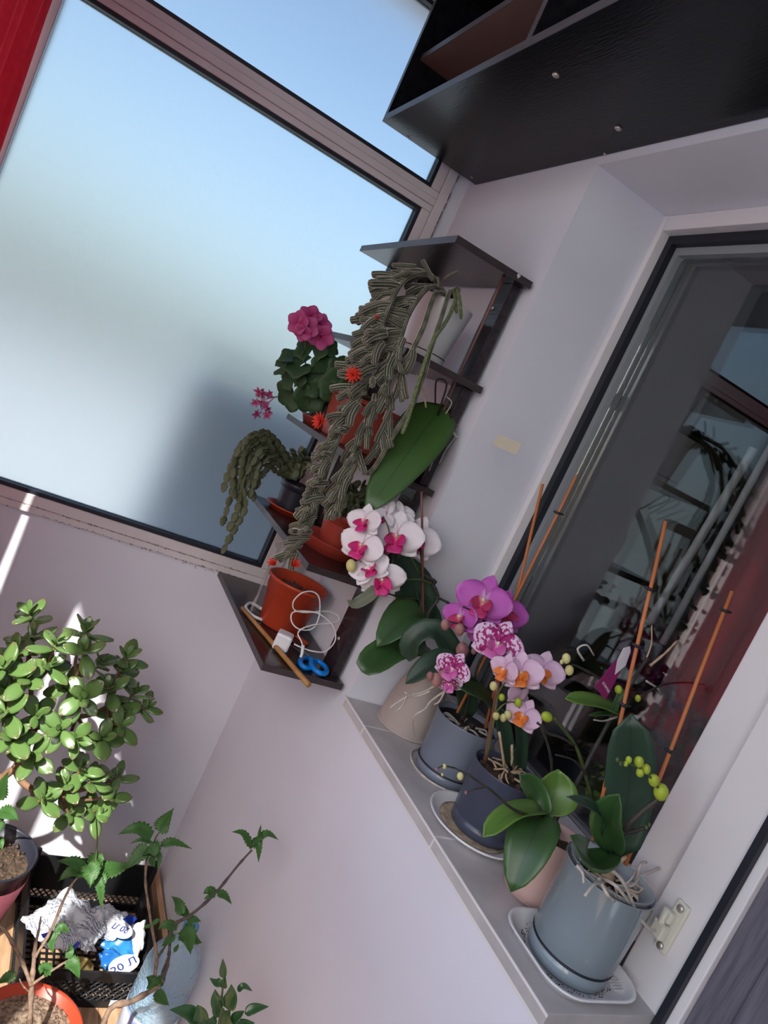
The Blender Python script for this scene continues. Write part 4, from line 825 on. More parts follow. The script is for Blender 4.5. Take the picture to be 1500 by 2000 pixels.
for (a, c) in [((803, 786), (807, 776)), ((812, 788), (816, 777)), ((800, 797), (803, 789)), ((808, 800), (811, 792))]:
    A = at(*a, x=.4706); Cc = at(*c, x=.4706); bb.tube([A, Cc], .0011, 4)
bb.obj('print', M_['ink'], lb)
# ------------------------------------------------------------------ fourth board: two holiday cacti
M_['seg'] = uvmat('holiday_cactus_segment', [(0, (.030, .055, .025)), (1, (.060, .090, .042))], .55); M_['seg_old'] = uvmat('grey_green_segment', [(0, (.075, .090, .045)), (1, (.12, .135, .075))], .6)
g = []; uv = []
for i in range(9):
    t = i / 8; w = .33 * math.sin(math.pi * min(.93, .12 + t * .83)) ** .7 * (1.12 if i in (3, 6, 8) else .96); row = []
    for j in range(5): s = j / 4 * 2 - 1; row.append((s * w, .05 * (1 - s * s), t)); uv.append((j / 4, t))
    g.append(row)
SEG = B().sheet(g, .05, uv).mesh(True, 'segment')
def segchain(parent, P, pts_d, L, mt):
    """chain of flat segments following a list of points"""
    C = pts_d; tot = sum((C[i + 1] - C[i]).length for i in range(len(C) - 1)); n = max(1, round(tot / L)); acc = 0; q = 0
    def pos(t):
        s = t * tot
        for i in range(len(C) - 1):
            d = (C[i + 1] - C[i]).length
            if s <= d: return C[i].lerp(C[i + 1], s / d)
            s -= d
        return C[-1]
    for k in range(n):
        a = pos(k / n); b = pos((k + 1) / n); d = b - a; ln = d.length * 1.08
        if ln < 1e-4: continue
        d.normalize(); Y = normal_of(a, (random.uniform(-.7, .7), random.uniform(-.7, .7))); X = Y.cross(d).normalized(); Y = d.cross(X)
        mobj('segment', SEG, M_[mt], parent, Matrix(((X.x, Y.x, d.x, a.x), (X.y, Y.y, d.y, a.y), (X.z, Y.z, d.z, a.z), (0, 0, 0, 1))) @ Matrix.Scale(ln, 4))
np_ = V((.098, -.130, ZB[3] + .005)); hc = thing('potted_holiday_cactus', 'holiday cactus drooping to the left from a navy pot on the fourth board', 'cactus', np_)
pot(hc, np_, potprof(.038, .0465, .078, .003, .0025), 'p_dark'); chips(hc, (np_.x, np_.y), .040, np_.z + .060, 8, 'soil', 'soil')
ns = thing('orange_saucer', 'orange-red saucer under the navy pot on the fourth board', 'saucer', (np_.x, np_.y, ZB[3]))
B().lathe([(0, 0), (.050, 0), (.060, .012), (.066, .013), (.066, .016), (.059, .0155), (.049, .004), (0, .004)], (np_.x, np_.y, ZB[3] + .0003), 40).obj('saucer_body', M_['p_orange'], ns)
def hang(parent, pts, mt, L): segchain(parent, None, crom([at(a, b, x=c) for a, b, c in pts], 5), L, mt)
for pts in [[(572, 928, .1), (545, 880, .13), (510, 852, .17), (470, 870, .2), (455, 905, .2), (447, 950, .2), (440, 1020, .2)], [(568, 928, .1), (530, 885, .14), (495, 880, .18), (475, 920, .2), (480, 960, .2), (473, 1000, .2), (455, 1040, .2), (440, 1076, .2)], [(565, 930, .1), (525, 895, .15), (500, 910, .18), (490, 950, .19), (478, 985, .19)], [(570, 925, .1), (540, 862, .14), (500, 850, .18), (478, 858, .2), (462, 890, .2)], [(566, 930, .1), (520, 880, .16), (490, 890, .19), (468, 930, .2), (460, 962, .2)], [(565, 932, .1), (540, 905, .13), (512, 925, .16), (505, 962, .17)], [(572, 930, .1), (560, 890, .12), (530, 868, .14), (500, 872, .17), (484, 905, .18), (470, 945, .2)], [(568, 930, .1), (545, 880, .14), (515, 862, .17), (488, 868, .19), (474, 885, .2), (464, 915, .2)], [(570, 930, .1), (540, 890, .15), (515, 885, .17), (500, 900, .18), (492, 930, .19), (486, 962, .19)], [(560, 932, .1), (530, 900, .15), (510, 895, .17), (495, 920, .18), (484, 975, .19)], [(566, 930, .1), (522, 872, .16), (480, 875, .2), (458, 925, .21), (452, 975, .21)]]: [hang(hc, [(a + (random.uniform(-13, 13) if i else 0), b + (random.uniform(-12, 12) if i else 0), c) for i, (a, b, c) in enumerate(pts[:len(pts) - rep])], random.choice(['seg_old', 'seg_old', 'seg']), .026) for rep in (0, 1)]
for k in range(17):
    a = random.uniform(-1.0, 1.1); r1 = random.uniform(30, 62); ex = 578 + math.sin(a) * r1 * .9; ey = 930 - math.cos(a) * r1
    hang(hc, [(575 + random.uniform(-14, 16), 935, .1 + random.uniform(-.02, .03)), ((575 + ex) / 2 + 4, (930 + ey) / 2 - 8, .11), (ex, ey, .11 + random.uniform(-.03, .04))], 'seg', .025)
rp = V((.372, -.088, ZB[3] + .006)); hd = thing('potted_holiday_cactus', 'compact dark holiday cactus in a red pot beside the white orchid flowers', 'cactus', rp)
pot(hd, rp, potprof(.040, .055, .090, .003, .002), 'p_red'); chips(hd, (rp.x, rp.y), .048, rp.z + .070, 8, 'soil', 'soil')
rs = thing('red_saucer', 'large red saucer under the red pot on the fourth board', 'saucer', (rp.x, rp.y, ZB[3]))
B().lathe([(0, 0), (.066, 0), (.0715, .026), (.0725, .0275), (.0715, .028), (.0695, .026), (.064, .005), (0, .005)], (rp.x, rp.y - .012, ZB[3] + .0003), 44, 1.25, 1.02).obj('saucer_body', M_['p_red'], rs)
for k in range(26):
    a = random.uniform(-1.3, 1.2); r1 = random.uniform(30, 78); sx = 690 + random.uniform(-22, 22); ex = sx + math.sin(a) * r1; ey = 995 - math.cos(a) * r1 * .9
    hang(hd, [(sx, 1005, .37 + random.uniform(-.03, .04)), ((sx + ex) / 2, (998 + ey) / 2 - 14, .39), (ex, ey + random.uniform(0, 12), .40 + random.uniform(-.03, .05))], 'seg', .026)
for px, py in ((660, 1010), (682, 1012), (672, 990)): hang(hd, [(px + 10, py - 25, .41), (px, py + 2, .43)], 'seg_old', .02)
# ------------------------------------------------------------------ bottom board
r5 = V((.305, -.102, ZB[4])); rdp = thing('red_pot', 'empty-looking red plastic flower pot with dry soil on the lowest board', 'pot', r5)
pot(rdp, r5, [(0, 0), (.052, 0), (.0555, .004), (.069, .088), (.0715, .089), (.0745, .116), (.0775, .117), (.0795, .124), (.077, .126), (.0735, .124), (.069, .098), (0, .097)], 'p_orange')
M_['drysoil'] = mat('dry_soil', (.05, .028, .025), .95, (.20, .10, .085), 140, bump=.9, bscale=180)
chips(rdp, (r5.x, r5.y), .0685, r5.z + .098, 60, 'drysoil', 'dry_soil', (.0015, .004))
# clear film wrapper behind it
g = []
for i in range(13):
    t = i / 12; row = []
    for j in range(15):
        a = math.radians(120 + 150 * j / 14); r = .078 + .010 * t + .006 * noise.noise(V((t * 4, j * .6, 3))) ; row.append((r5.x + r * math.cos(a) - .004, r5.y + r * math.sin(a) - .002, r5.z + .004 + .185 * t + .012 * noise.noise(V((j * .9, 7, 0)))))
    g.append(row)
tag(B().sheet(g, .0004).obj('clear_film_sleeve', M_['film'], None), 'crumpled clear plastic sleeve standing behind the red pot on the lowest board', 'plastic film')
# wooden dowel
A = at(473, 1187, z=ZB[4] + .0065); Bq = at(603, 1338, z=ZB[4] + .0065)
M_['dowel'] = mat('dowel_wood', (.33, .16, .045), .5, (.42, .22, .07), 25, stretch=(1, 1, .2))
tag(B().tube([A.lerp(Bq, i / 5) for i in range(6)], [.0050, .0062], 12).obj('wooden_dowel', M_['dowel'], None), 'light brown wooden dowel jutting over the edge of the lowest board', 'stick')
# white power bank strip behind the dowel
zz = ZB[4]
wl_ = [at(a, b, z=zz + .005) for a, b in [(512, 1190), (490, 1178), (480, 1188), (496, 1204), (520, 1214), (545, 1228)]]
tag(B().tube(crom(wl_, 5), .0042, 8).obj('white_strap', M_['w_plastic'], None), 'white plastic strap curling round the foot of the red pot', 'strap')
# charger with cable
cp = at(553, 1252, z=zz + .020); ch = thing('phone_charger', 'white phone charger with looped cable on the lowest board', 'charger', (cp.x, cp.y, zz))
Mc = Matrix.Translation((cp.x, cp.y, zz + .0205)) @ Matrix.Rotation(math.radians(-24), 4, 'Z')
M_['charger'] = mat('white_gloss_plastic', (.72, .73, .76), .3)
box('charger_body', (-.020, -.019, -.0205), (.020, .019, .0200), M_['charger'], ch, bevel=.005, M=Mc)
for s in (-1, 1): box('plug_pin', (-.025, -.0022 + s * .0075, -.003), (-.0202, .0022 + s * .0075, .003), M_['screw'], ch, M=Mc)
pts = [(574, 1258, .48), (592, 1266, .49), (612, 1272, .50), (636, 1272, .50), (655, 1250, .49), (650, 1222, .48), (625, 1200, .47), (600, 1194, .46), (572, 1196, .46), (570, 1215, .47), (585, 1229, .48), (610, 1228, .48), (623, 1205, .47), (624, 1170, .46), (612, 1156, .45), (590, 1158, .45), (573, 1175, .45), (576, 1192, .45), (600, 1196, .46), (640, 1194, .46), (661, 1204, .46), (655, 1216, .47), (615, 1220, .48), (590, 1228, .49), (582, 1238, .49), (588, 1252, .50), (592, 1262, .51)]
stem(ch, pts, .0017, .0017, 'w_plastic', 'cable', 5, 8)
stem(ch, [(592, 1260, .51), (590, 1276, .515), (587, 1284, .52)], .0042, .0032, 'w_plastic', 'connector', 3, 8)
# blue scissors
M_['blue'] = mat('blue_handle', (.0, .19, .62), .4); M_['steel'] = mat('steel', (.5, .5, .52), .3, metal=1)
sc = thing('scissors', 'small scissors with bright blue handles on the lowest board', 'scissors', at(612, 1298, z=zz))
for k, (cxp, cyp, a, b, rot) in enumerate(((600, 1295, 14, 10, .25), (623, 1303, 18, 9, .62))):
    pts = []
    for i in range(19):
        t = 2 * math.pi * i / 18; u = a * math.cos(t); v = b * math.sin(t); pts.append(at(cxp + u * math.cos(rot) - v * math.sin(rot), cyp + u * math.sin(rot) + v * math.cos(rot), z=zz + .0065 + .005 * k))
    B().tube(pts, .0060, 8, caps=False).obj('handle', M_['blue'], sc)
for k, e in enumerate(((560, 1256), (572, 1252))):
    A = at(606, 1285, z=zz + .005 + .0025 * k); Bq = at(*e, z=zz + .0035 + .0025 * k); d = (Bq - A); s = V((0, 0, 1)).cross(d).normalized() * .005
    B().add([A + s, A - s, Bq - s * .1, Bq + s * .3, A + s + V((0, 0, .0015)), A - s + V((0, 0, .0015)), Bq - s * .1 + V((0, 0, .0015)), Bq + s * .3 + V((0, 0, .0015))], [(0,1,2,3),(7,6,5,4),(0,4,5,1),(1,5,6,2),(2,6,7,3),(3,7,4,0)]).obj('blade', M_['steel'], sc, smooth=False)
P = at(588, 1268, z=zz); tag(B().box((-.012, -.005, 0), (.030, .006, .007), Matrix.Translation((P.x - .06, P.y + .012, zz + .0002)) @ Matrix.Rotation(.5, 4, 'Z')).obj('red_lighter', M_['p_orange'], None, smooth=False, bevel=.002), 'small red lighter lying behind the charger', 'lighter')
P = at(545, 1275, z=zz)
tag(B().box((-.035, -.016, 0), (.030, .016, .004), Matrix.Translation((P.x - .02, P.y + .012, zz + .0002)) @ Matrix.Rotation(-.35, 4, 'Z')).obj('black_wallet', M_['clip'], None, smooth=False, bevel=.0015), 'flat black pouch lying under the charger beside the dowel', 'pouch')
# ------------------------------------------------------------------ lower left corner: jade plant, crate, bottle, seedlings
M_['jade'] = uvmat('jade_leaf', [(0, (.11, .205, .055)), (.8, (.10, .185, .05)), (1, (.13, .14, .055))], .25, spec=.6)
M_['jade_bark'] = mat('jade_bark', (.16, .085, .045), .8, (.24, .14, .08), 40, bump=.4, bscale=60)
M_['hib'] = uvmat('serrated_leaf', [(0, (.035, .10, .022)), (.04, (.05, .14, .03)), (.5, (.06, .155, .035))], .5, 'mid', translucent=.25)
M_['citrus'] = uvmat('citrus_leaf', [(0, (.020, .07, .020)), (.03, (.028, .09, .025)), (.5, (.034, .10, .03))], .3, 'mid', spec=.5)
M_['twig'] = mat('woody_twig', (.16, .105, .075), .85, (.28, .19, .13), 90, bump=.5, bscale=150); M_['twig_dark'] = mat('dark_twig', (.055, .045, .045), .85, (.11, .09, .08), 90, bump=.5, bscale=150)
# jade plant
jp = V((.13, -.80, 0)); jade = thing('potted_jade_plant', 'large sunlit jade plant with thick glossy leaves at the lower left', 'jade plant', jp)
pot(jade, jp, potprof(.085, .115, .20, .004, .004), 'p_dark'); chips(jade, (jp.x, jp.y), .10, .152, 20, 'soil', 'soil')
g = []; uv = []
for i in range(8):
    t = i / 7; w = .29 * max(.12, math.sin(math.pi * min(.99, t ** 1.25 * .90 + .06))) ** .8; row = []
    for j in range(7): s = j / 6 * 2 - 1; row.append((s * w, .10 * math.sqrt(max(0, 1 - s * s)) * math.sin(math.pi * (t * .9 + .08)) + .05 * s * s, t)); uv.append((j / 6, t))
    g.append(row)
jb = B(); n8, w7 = 8, 7
top = [V(p) for r in g for p in r]; bot = [V((p[0], -.25 * (p[1] - .05) + .0, p[2])) for r in g for p in r]
q = n8 * w7; fs = [(i*w7+j, i*w7+j+1, (i+1)*w7+j+1, (i+1)*w7+j) for i in range(n8-1) for j in range(w7-1)] + [(q+i*w7+j, q+(i+1)*w7+j, q+(i+1)*w7+j+1, q+i*w7+j+1) for i in range(n8-1) for j in range(w7-1)]
for i in range(n8-1): fs += [(i*w7, (i+1)*w7, q+(i+1)*w7, q+i*w7), (i*w7+w7-1, q+i*w7+w7-1, q+(i+1)*w7+w7-1, (i+1)*w7+w7-1)]
for j in range(w7-1): fs += [(j, q+j, q+j+1, j+1), ((n8-1)*w7+j, (n8-1)*w7+j+1, q+(n8-1)*w7+j+1, q+(n8-1)*w7+j)]
JL = jb.add(top + bot, fs, uv + uv).mesh(True, 'jade_leaf')
ros = [(168, 1232, .30), (110, 1258, .36), (165, 1272, .38), (62, 1245, .28), (30, 1272, .34), (52, 1325, .42), (8, 1305, .42), (98, 1302, .36), (160, 1362, .40), (118, 1424, .42), (26, 1440, .45), (72, 1398, .40), (10, 1392, .44), (62, 1478, .43), (200, 1442, .39), (238, 1418, .36), (150, 1444, .41), (214, 1345, .32), (246, 1284, .25), (238, 1312, .26), (262, 1355, .27), (284, 1384, .29), (230, 1392, .31), (196, 1300, .28), (86, 1562, .42), (158, 1502, .36), (178, 1525, .36), (130, 1532, .38), (216, 1556, .33), (190, 1585, .34), (140, 1588, .36), (228, 1520, .31), (15, 1348, .40), (128, 1345, .34), (60, 1200, .2)]
hub = [at(-40, 1540, x=.33), at(30, 1500, x=.34), at(70, 1420, x=.35), at(150, 1400, x=.34), at(150, 1320, x=.33), at(60, 1330, x=.36), at(60, 1540, x=.38), at(120, 1550, x=.36), at(210, 1380, x=.31)]
trunk = [V((jp.x, jp.y, .15)), at(-60, 1620, x=.30), hub[0]]
B().tube(crom(trunk, 5), [.020, .014], 10).obj('trunk', M_['jade_bark'], jade)
for a, b, r in ((0, 1, .011), (1, 2, .009), (2, 3, .007), (3, 4, .006), (2, 5, .006), (1, 6, .009), (6, 7, .007), (3, 8, .006)):
    B().tube(crom([hub[a], hub[a].lerp(hub[b], .5) + V((0, 0, -.008)), hub[b]], 4), [r, r * .8], 8).obj('branch', M_['jade_bark'], jade)
for px, py, xx in ros:
    P = at(px, py, x=xx); H = min(hub, key=lambda h: (h - P).length)
    mid = H.lerp(P, .5) + V((random.uniform(-.01, .01), random.uniform(-.01, .01), -.012))
    B().tube(crom([H, mid, P], 4), [.0042, .0026], 7).obj('twig', M_['jade_bark'], jade)
    ax = ((P - H).normalized() * .5 + V((.35, -.25, .75)) + V((random.uniform(-.3, .3), random.uniform(-.3, .3), 0))).normalized()
    a0 = random.uniform(0, 6.28); e1 = ax.orthogonal().normalized(); e2 = ax.cross(e1); nl = random.choice([7, 8, 8])
    for k in range(nl):
        th = a0 + (k % 2) * math.pi + (k // 2) * math.pi / 2 + random.uniform(-.25, .25); out = e1 * math.cos(th) + e2 * math.sin(th); lay = k // 2
        el = [.0, .35, .75, 1.2][min(lay, 3)] + random.uniform(-.2, .2); d = (out * math.cos(el) + ax * math.sin(el)).normalized(); L = [.058, .055, .042, .026][min(lay, 3)] * random.uniform(.85, 1.12)
        N = (ax - d * ax.dot(d)).normalized(); X = N.cross(d); o_ = P - ax * (.008 * (2 - lay))
        mobj('leaf', JL, M_['jade'], jade, Matrix(((X.x, N.x, d.x, o_.x), (X.y, N.y, d.y, o_.y), (X.z, N.z, d.z, o_.z), (0, 0, 0, 1))) @ Matrix.Diagonal((L * random.uniform(.85, 1.1), L, L, 1)))
# black vegetable crate
M_['crate'] = mat('black_crate_plastic', (.010, .011, .013), .42)
cr = thing('plastic_crate', 'black plastic lattice crate standing on the wooden floor', 'crate', (.29, -.205, 0))
CX0, CX1, CY0, CY1, CH = .140, .458, -.398, -.072, .102
def lattice(name, A, U, W, h0, h1, L, pitch=.0165, t=.0035):
    b = B(); U = U.normalized()
    def P(u, z): return A + U * u + V((0, 0, z))
    n_ = int(L / pitch)
    H = h1 - h0
    for k in range(-int(H / pitch) - 1, n_ + 1):
        for sgn in (1, -1):
            u0 = k * pitch; u1 = u0 + H
            za, zb = (h0, h1) if sgn == 1 else (h1, h0)
            a, c = u0, u1
            if c <= 0 or a >= L: continue
            qa = max(0, -a) / H; qc = min(1, (L - a) / H)
            if qc - qa < .05: continue
            b.tube([P(a + H * qa, za + (zb - za) * qa), P(a + H * qc, za + (zb - za) * qc)], t * .6, 4)
    return b.obj(name, M_['crate'], cr, smooth=False)
for name, A, Bq in (('front_lattice', V((CX1, CY0, 0)), V((CX1, CY1, 0))), ('back_lattice', V((CX0, CY0, 0)), V((CX0, CY1, 0))), ('side_lattice', V((CX0, CY0, 0)), V((CX1, CY0, 0))), ('side_lattice', V((CX0, CY1, 0)), V((CX1, CY1, 0)))):
    top_ = .076 if name == 'front_lattice' else .048
    lattice(name, A, Bq - A, None, .020, top_, (Bq - A).length)
    e = B(); d = (Bq - A).normalized(); nrm = V((-d.y, d.x, 0)) * .003
    for z0, z1 in ((.0005, .020), (top_, .150 if name == 'back_lattice' else CH)):
        e.add([A + nrm + V((0,0,z0)), Bq + nrm + V((0,0,z0)), Bq + nrm + V((0,0,z1)), A + nrm + V((0,0,z1)), A - nrm + V((0,0,z0)), Bq - nrm + V((0,0,z0)), Bq - nrm + V((0,0,z1)), A - nrm + V((0,0,z1))], [(0,1,2,3),(7,6,5,4),(0,4,5,1),(1,5,6,2),(2,6,7,3),(3,7,4,0)])
    e.obj('rail', M_['crate'], cr, smooth=False)
fg = B()
for k in range(17): x = CX0 + .009 + k * .018; fg.box((x - .002, CY0, .002), (x + .002, CY1, .006))
for k in range(17): y = CY0 + .009 + k * .018; fg.box((CX0, y - .002, .0021), (CX1, y + .002, .0059))
fg.obj('base_grid', M_['crate'], cr, smooth=False)
for x in (CX0, CX1):
    for y in (CY0, CY1): box('corner_post', (x - .008, y - .008, .0005), (x + .008, y + .008, CH + (.065 if x < .3 else 0)), M_['crate'], cr, bevel=.003)
fl_ = at(238, 1935, x=CX1 + .004); box('sticker', (CX1 + .0032, fl_.y - .016, .008), (CX1 + .0038, fl_.y + .016, .024), M_['tag_w'], cr)
# crumpled soil bag
def bagmat(name, base, ink):
    m = bpy.data.materials.new(name); m.use_nodes = True; nt = m.node_tree; n = nt.nodes; l = nt.links; p = n['Principled BSDF']; p.inputs['Roughness'].default_value = .25
    uv = n.new('ShaderNodeUVMap'); w = n.new('ShaderNodeTexWave'); w.inputs['Scale'].default_value = 7; w.inputs['Distortion'].default_value = 5; w.inputs['Detail'].default_value = 4; w.inputs['Detail Scale'].default_value = 9; l.new(uv.outputs[0], w.inputs[0])
    t = n.new('ShaderNodeTexNoise'); t.inputs['Scale'].default_value = 3; l.new(uv.outputs[0], t.inputs[0]); r0 = n.new('ShaderNodeValToRGB'); r0.color_ramp.elements[0].position = .42; r0.color_ramp.elements[1].position = .5; l.new(t.outputs[0], r0.inputs[0])
    r = n.new('ShaderNodeValToRGB'); r.color_ramp.elements[0].position = .58; r.color_ramp.elements[1].position = .70; l.new(w.outputs[0], r.inputs[0])
    mu = n.new('ShaderNodeMath'); mu.operation = 'MULTIPLY'; l.new(r.outputs[0], mu.inputs[0]); l.new(r0.outputs[0], mu.inputs[1])
    mx = n.new('ShaderNodeMixRGB'); mx.inputs[1].default_value = (*base, 1); mx.inputs[2].default_value = (*ink, 1); l.new(mu.outputs[0], mx.inputs[0]); l.new(mx.outputs[0], p.inputs['Base Color']); return m
M_['bag_w'] = bagmat('printed_white_film', (.58, .60, .64), (.14, .16, .22)); M_['bag_b'] = mat('blue_film', (.012, .10, .36), .25, (.03, .22, .50), 9, contrast=(.4, .6)); M_['bag_p'] = mat('plain_white_film', (.66, .68, .71), .25); M_['bag_d'] = mat('dark_blue_ink', (.012, .035, .28), .3)
sb = thing('soil_bag', 'crumpled white and blue printed plastic soil bag lying in the black crate', 'bag', at(190, 1830, z=.02))
def crump(name, corners, mt, n=18, amp=.016, sag=.0, seed=0, mid=None, rag=.010):
    A, Bq, Cq, D = corners; g = []
    for i in range(n + 1):
        t = i / n; row = []
        for j in range(n + 1):
            s = j / n; P = (A.lerp(Bq, s)).lerp(D.lerp(Cq, s), t); e = 4 * s * (1 - s) * 4 * t * (1 - t)
            k = noise.noise(V((s * 4.2 + seed, t * 4.2, 1))) + .6 * abs(noise.noise(V((s * 9 + seed, t * 9, 4)))) + .25 * noise.noise(V((s * 20, t * 20, seed)))
            P = P + V((0, 0, 1)) * (sag * e + amp * k) + (R0 * noise.noise(V((s * 6, t * 6, seed + 9))) + R1 * noise.noise(V((s * 6, t * 6, seed + 5)))) * rag
            row.append(P)
        g.append(row)
    return B().sheet(g, .0006).obj(name, M_[mt], sb, smooth=True)
crump('printed_film', [at(40, 1800, x=.40), at(130, 1740, x=.27), at(225, 1795, x=.30), at(175, 1862, x=.44)], 'bag_w', 34, .024, .030, 1.7)
crump('printed_film', [at(40, 1800, x=.41), at(120, 1790, x=.40), at(188, 1860, x=.43), at(90, 1850, x=.46)], 'bag_w', 26, .016, .020, 4.1)
crump('white_film', [at(180, 1830, x=.36), at(200, 1760, x=.28), at(262, 1800, x=.30), at(232, 1840, x=.37)], 'bag_w', 18, .014, .016, 6.3)
blf = crump('blue_film', [at(190, 1845, x=.36), at(218, 1800, x=.31), at(272, 1828, x=.33), at(262, 1900, x=.415)], 'bag_b', 20, .008, .018, 8.2, rag=.004)
crump('blue_film', [at(190, 1862, x=.40), at(218, 1850, x=.38), at(258, 1886, x=.41), at(205, 1900, x=.425)], 'bag_b', 14, .006, .012, 3.2, rag=.004)
crump('white_film', [at(255, 1808, x=.335), at(284, 1796, x=.33), at(282, 1850, x=.36), at(262, 1878, x=.40)], 'bag_p', 12, .006, .010, 5.2, rag=.004)
card('ink_patch', [(240, 1796), (252, 1786), (268, 1794), (256, 1808)], .352, 'bag_d', sb); card('ink_patch', [(80, 1825), (98, 1820), (96, 1830), (84, 1832)], .452, 'bag_d', sb); card('ink_patch', [(138, 1852), (152, 1838), (158, 1842), (146, 1856)], .470, 'bag_d', sb)
def disc(cx_, cy_, x, rp, mt, parent, sq=.72, rot=.5, th=.0006):
    return card('label_disc', [(cx_ + rp * math.cos(a) * math.cos(rot) - rp * sq * math.sin(a) * math.sin(rot), cy_ + rp * math.cos(a) * math.sin(rot) + rp * sq * math.sin(a) * math.cos(rot)) for a in [2 * math.pi * k / 24 for k in range(24)]], x, mt, parent, th)
disc(236, 1816, .392, 24, 'bag_p', sb, .70, .35); disc(242, 1884, .452, 32, 'bag_p', sb, .55, -.35)
def ptext(s, a, b, x, hpx, mt, up=1):
    p0 = at(*a, x=x); p1 = at(*b, x=x); u = p1 - p0; text(sb, s, (p0 + p1) / 2, u, V((1, 0, 0)).cross(u) * up, pxm(p0, hpx), mt)
ptext('20 Л', (222, 1896), (262, 1876), .4535, 25, 'bag_d'); ptext('20 Л', (250, 1818), (222, 1806), .3935, 18, 'bag_d')
# golden tin in the crate
gt = at(160, 1888, x=.42); M_['gold'] = mat('gold_tin', (.50, .36, .13), .3, (.56, .43, .2), 40, metal=.7, stretch=(1, 1, .1))
tag(B().lathe([(0, 0), (.030, 0), (.031, .002), (.031, .058), (.032, .060), (.0305, .062), (.0295, .059), (0, .059)], (gt.x - .010, gt.y, .0065), 32).obj('gold_tin', M_['gold'], None), 'small golden tin standing at the front of the black crate', 'tin')
# wooden lath between crate and wall
tag(box('wooden_lath', (.02, -.030, .0005), (.46, -.012, .055), M_['floor'], None, bevel=.0015), 'light wooden lath lying along the wall behind the crate', 'lath')
# blue water bottle
p0 = at(300, 1985, x=.60); p1 = at(360, 1785, x=.56); bo = thing('water_bottle', 'large pale blue plastic water bottle standing between crate and wall', 'bottle', (p0.x, p0.y, 0))
bx, by = .537, -.090
bp = [(0, .0005), (.058, .0005), (.066, .008), (.067, .03)]
for k in range(9): bp += [(.064, .036 + k * .018), (.067, .045 + k * .018)]
bp += [(.066, .205), (.060, .232), (.045, .258), (.026, .275), (.017, .284), (.017, .300), (.019, .301), (.019, .306), (.016, .306), (.016, .284), (.0, .282)]
B().lathe(bp, (bx, by, 0), 40).obj('bottle_body', M_['pet'], bo)
M_['cap'] = mat('blue_cap', (.10, .28, .50), .4); B().lathe([(0, .3065), (.0185, .3065), (.0195, .308), (.0195, .322), (.018, .324), (0, .324)], (bx, by, 0), 24).obj('cap', M_['cap'], bo)
M_['lab'] = mat('bottle_label_print', (.55, .60, .70), .5, (.03, .06, .40), 7, contrast=(.46, .54)); B().lathe([(.0672, .040), (.0678, .041), (.0678, .098), (.0672, .099)], (bx, by, 0), 40, closed=True).obj('label_band', M_['lab'], bo)
# pots with seedlings
def serr(parent, pts, wpx, tilt=(0, .4), mt='hib', teeth=9, name='leaf'):
    P = [at(a, b, x=c) for a, b, c in pts]; mid = P[len(P) // 2]; w = pxm(mid, wpx) / 2; C = crom(P, 18 // (len(P) - 1)); k = len(C); nrm = normal_of(mid, tilt); g = []; uv = []
    for i in range(k):
        t = i / (k - 1); T = (C[min(i + 1, k - 1)] - C[max(i - 1, 0)]).normalized(); S = T.cross(nrm).normalized(); N = S.cross(T)
        r = max(.02, math.sin(math.pi * t ** .6) ** .9) * (1.22 if i % 2 else .90); row = []
        for j in range(5): s = j / 2 - 1; row.append(C[i] + S * s * w * r - T * abs(s) * w * (.25 if i % 2 else 0) + N * abs(s) * w * .22); uv.append((j / 4, t))
        g.append(row)
    return B().sheet(g, .0005, uv).obj(name, M_[mt], parent)
op = V((.684, -.402, 0)); hp1 = thing('potted_seedling', 'branching seedling with toothed leaves in an orange-red pot at the bottom left', 'plant', op)
pot(hp1, op, [(0, 0), (.075, 0), (.080, .005), (.100, .150), (.103, .151), (.107, .175), (.111, .176), (.112, .184), (.108, .186), (.101, .184), (.098, .165), (0, .163)], 'p_orange', seg=48)
M_['soil_l'] = mat('dry_potting_mix', (.11, .075, .05), .95, (.36, .27, .19), 120, bump=.9, bscale=160); chips(hp1, (op.x, op.y), .0965, .166, 130, 'soil_l', 'soil', (.0015, .0045))
for pts, r0, r1, mt in [([(58, 1998, .74), (62, 1930, .72), (66, 1880, .70), (70, 1838, .68)], .0048, .0036, 'twig'), ([(62, 1925, .72), (40, 1872, .70), (15, 1825, .69), (0, 1808, .68)], .0038, .0028, 'twig'), ([(68, 1870, .70), (98, 1820, .67), (128, 1750, .64), (150, 1715, .62), (168, 1705, .61)], .0030, .0018, 'twig'), ([(64, 1922, .72), (95, 1900, .72), (132, 1876, .71)], .0030, .0018, 'twig'), ([(70, 1842, .68), (76, 1815, .67), (80, 1790, .66)], .0026, .0014, 'twig'), ([(60, 1940, .72), (45, 1925, .72), (38, 1912, .72)], .0018, .001, 'twig')]: stem(hp1, pts, r0, r1, mt, 'branch', 5, 8, 4)
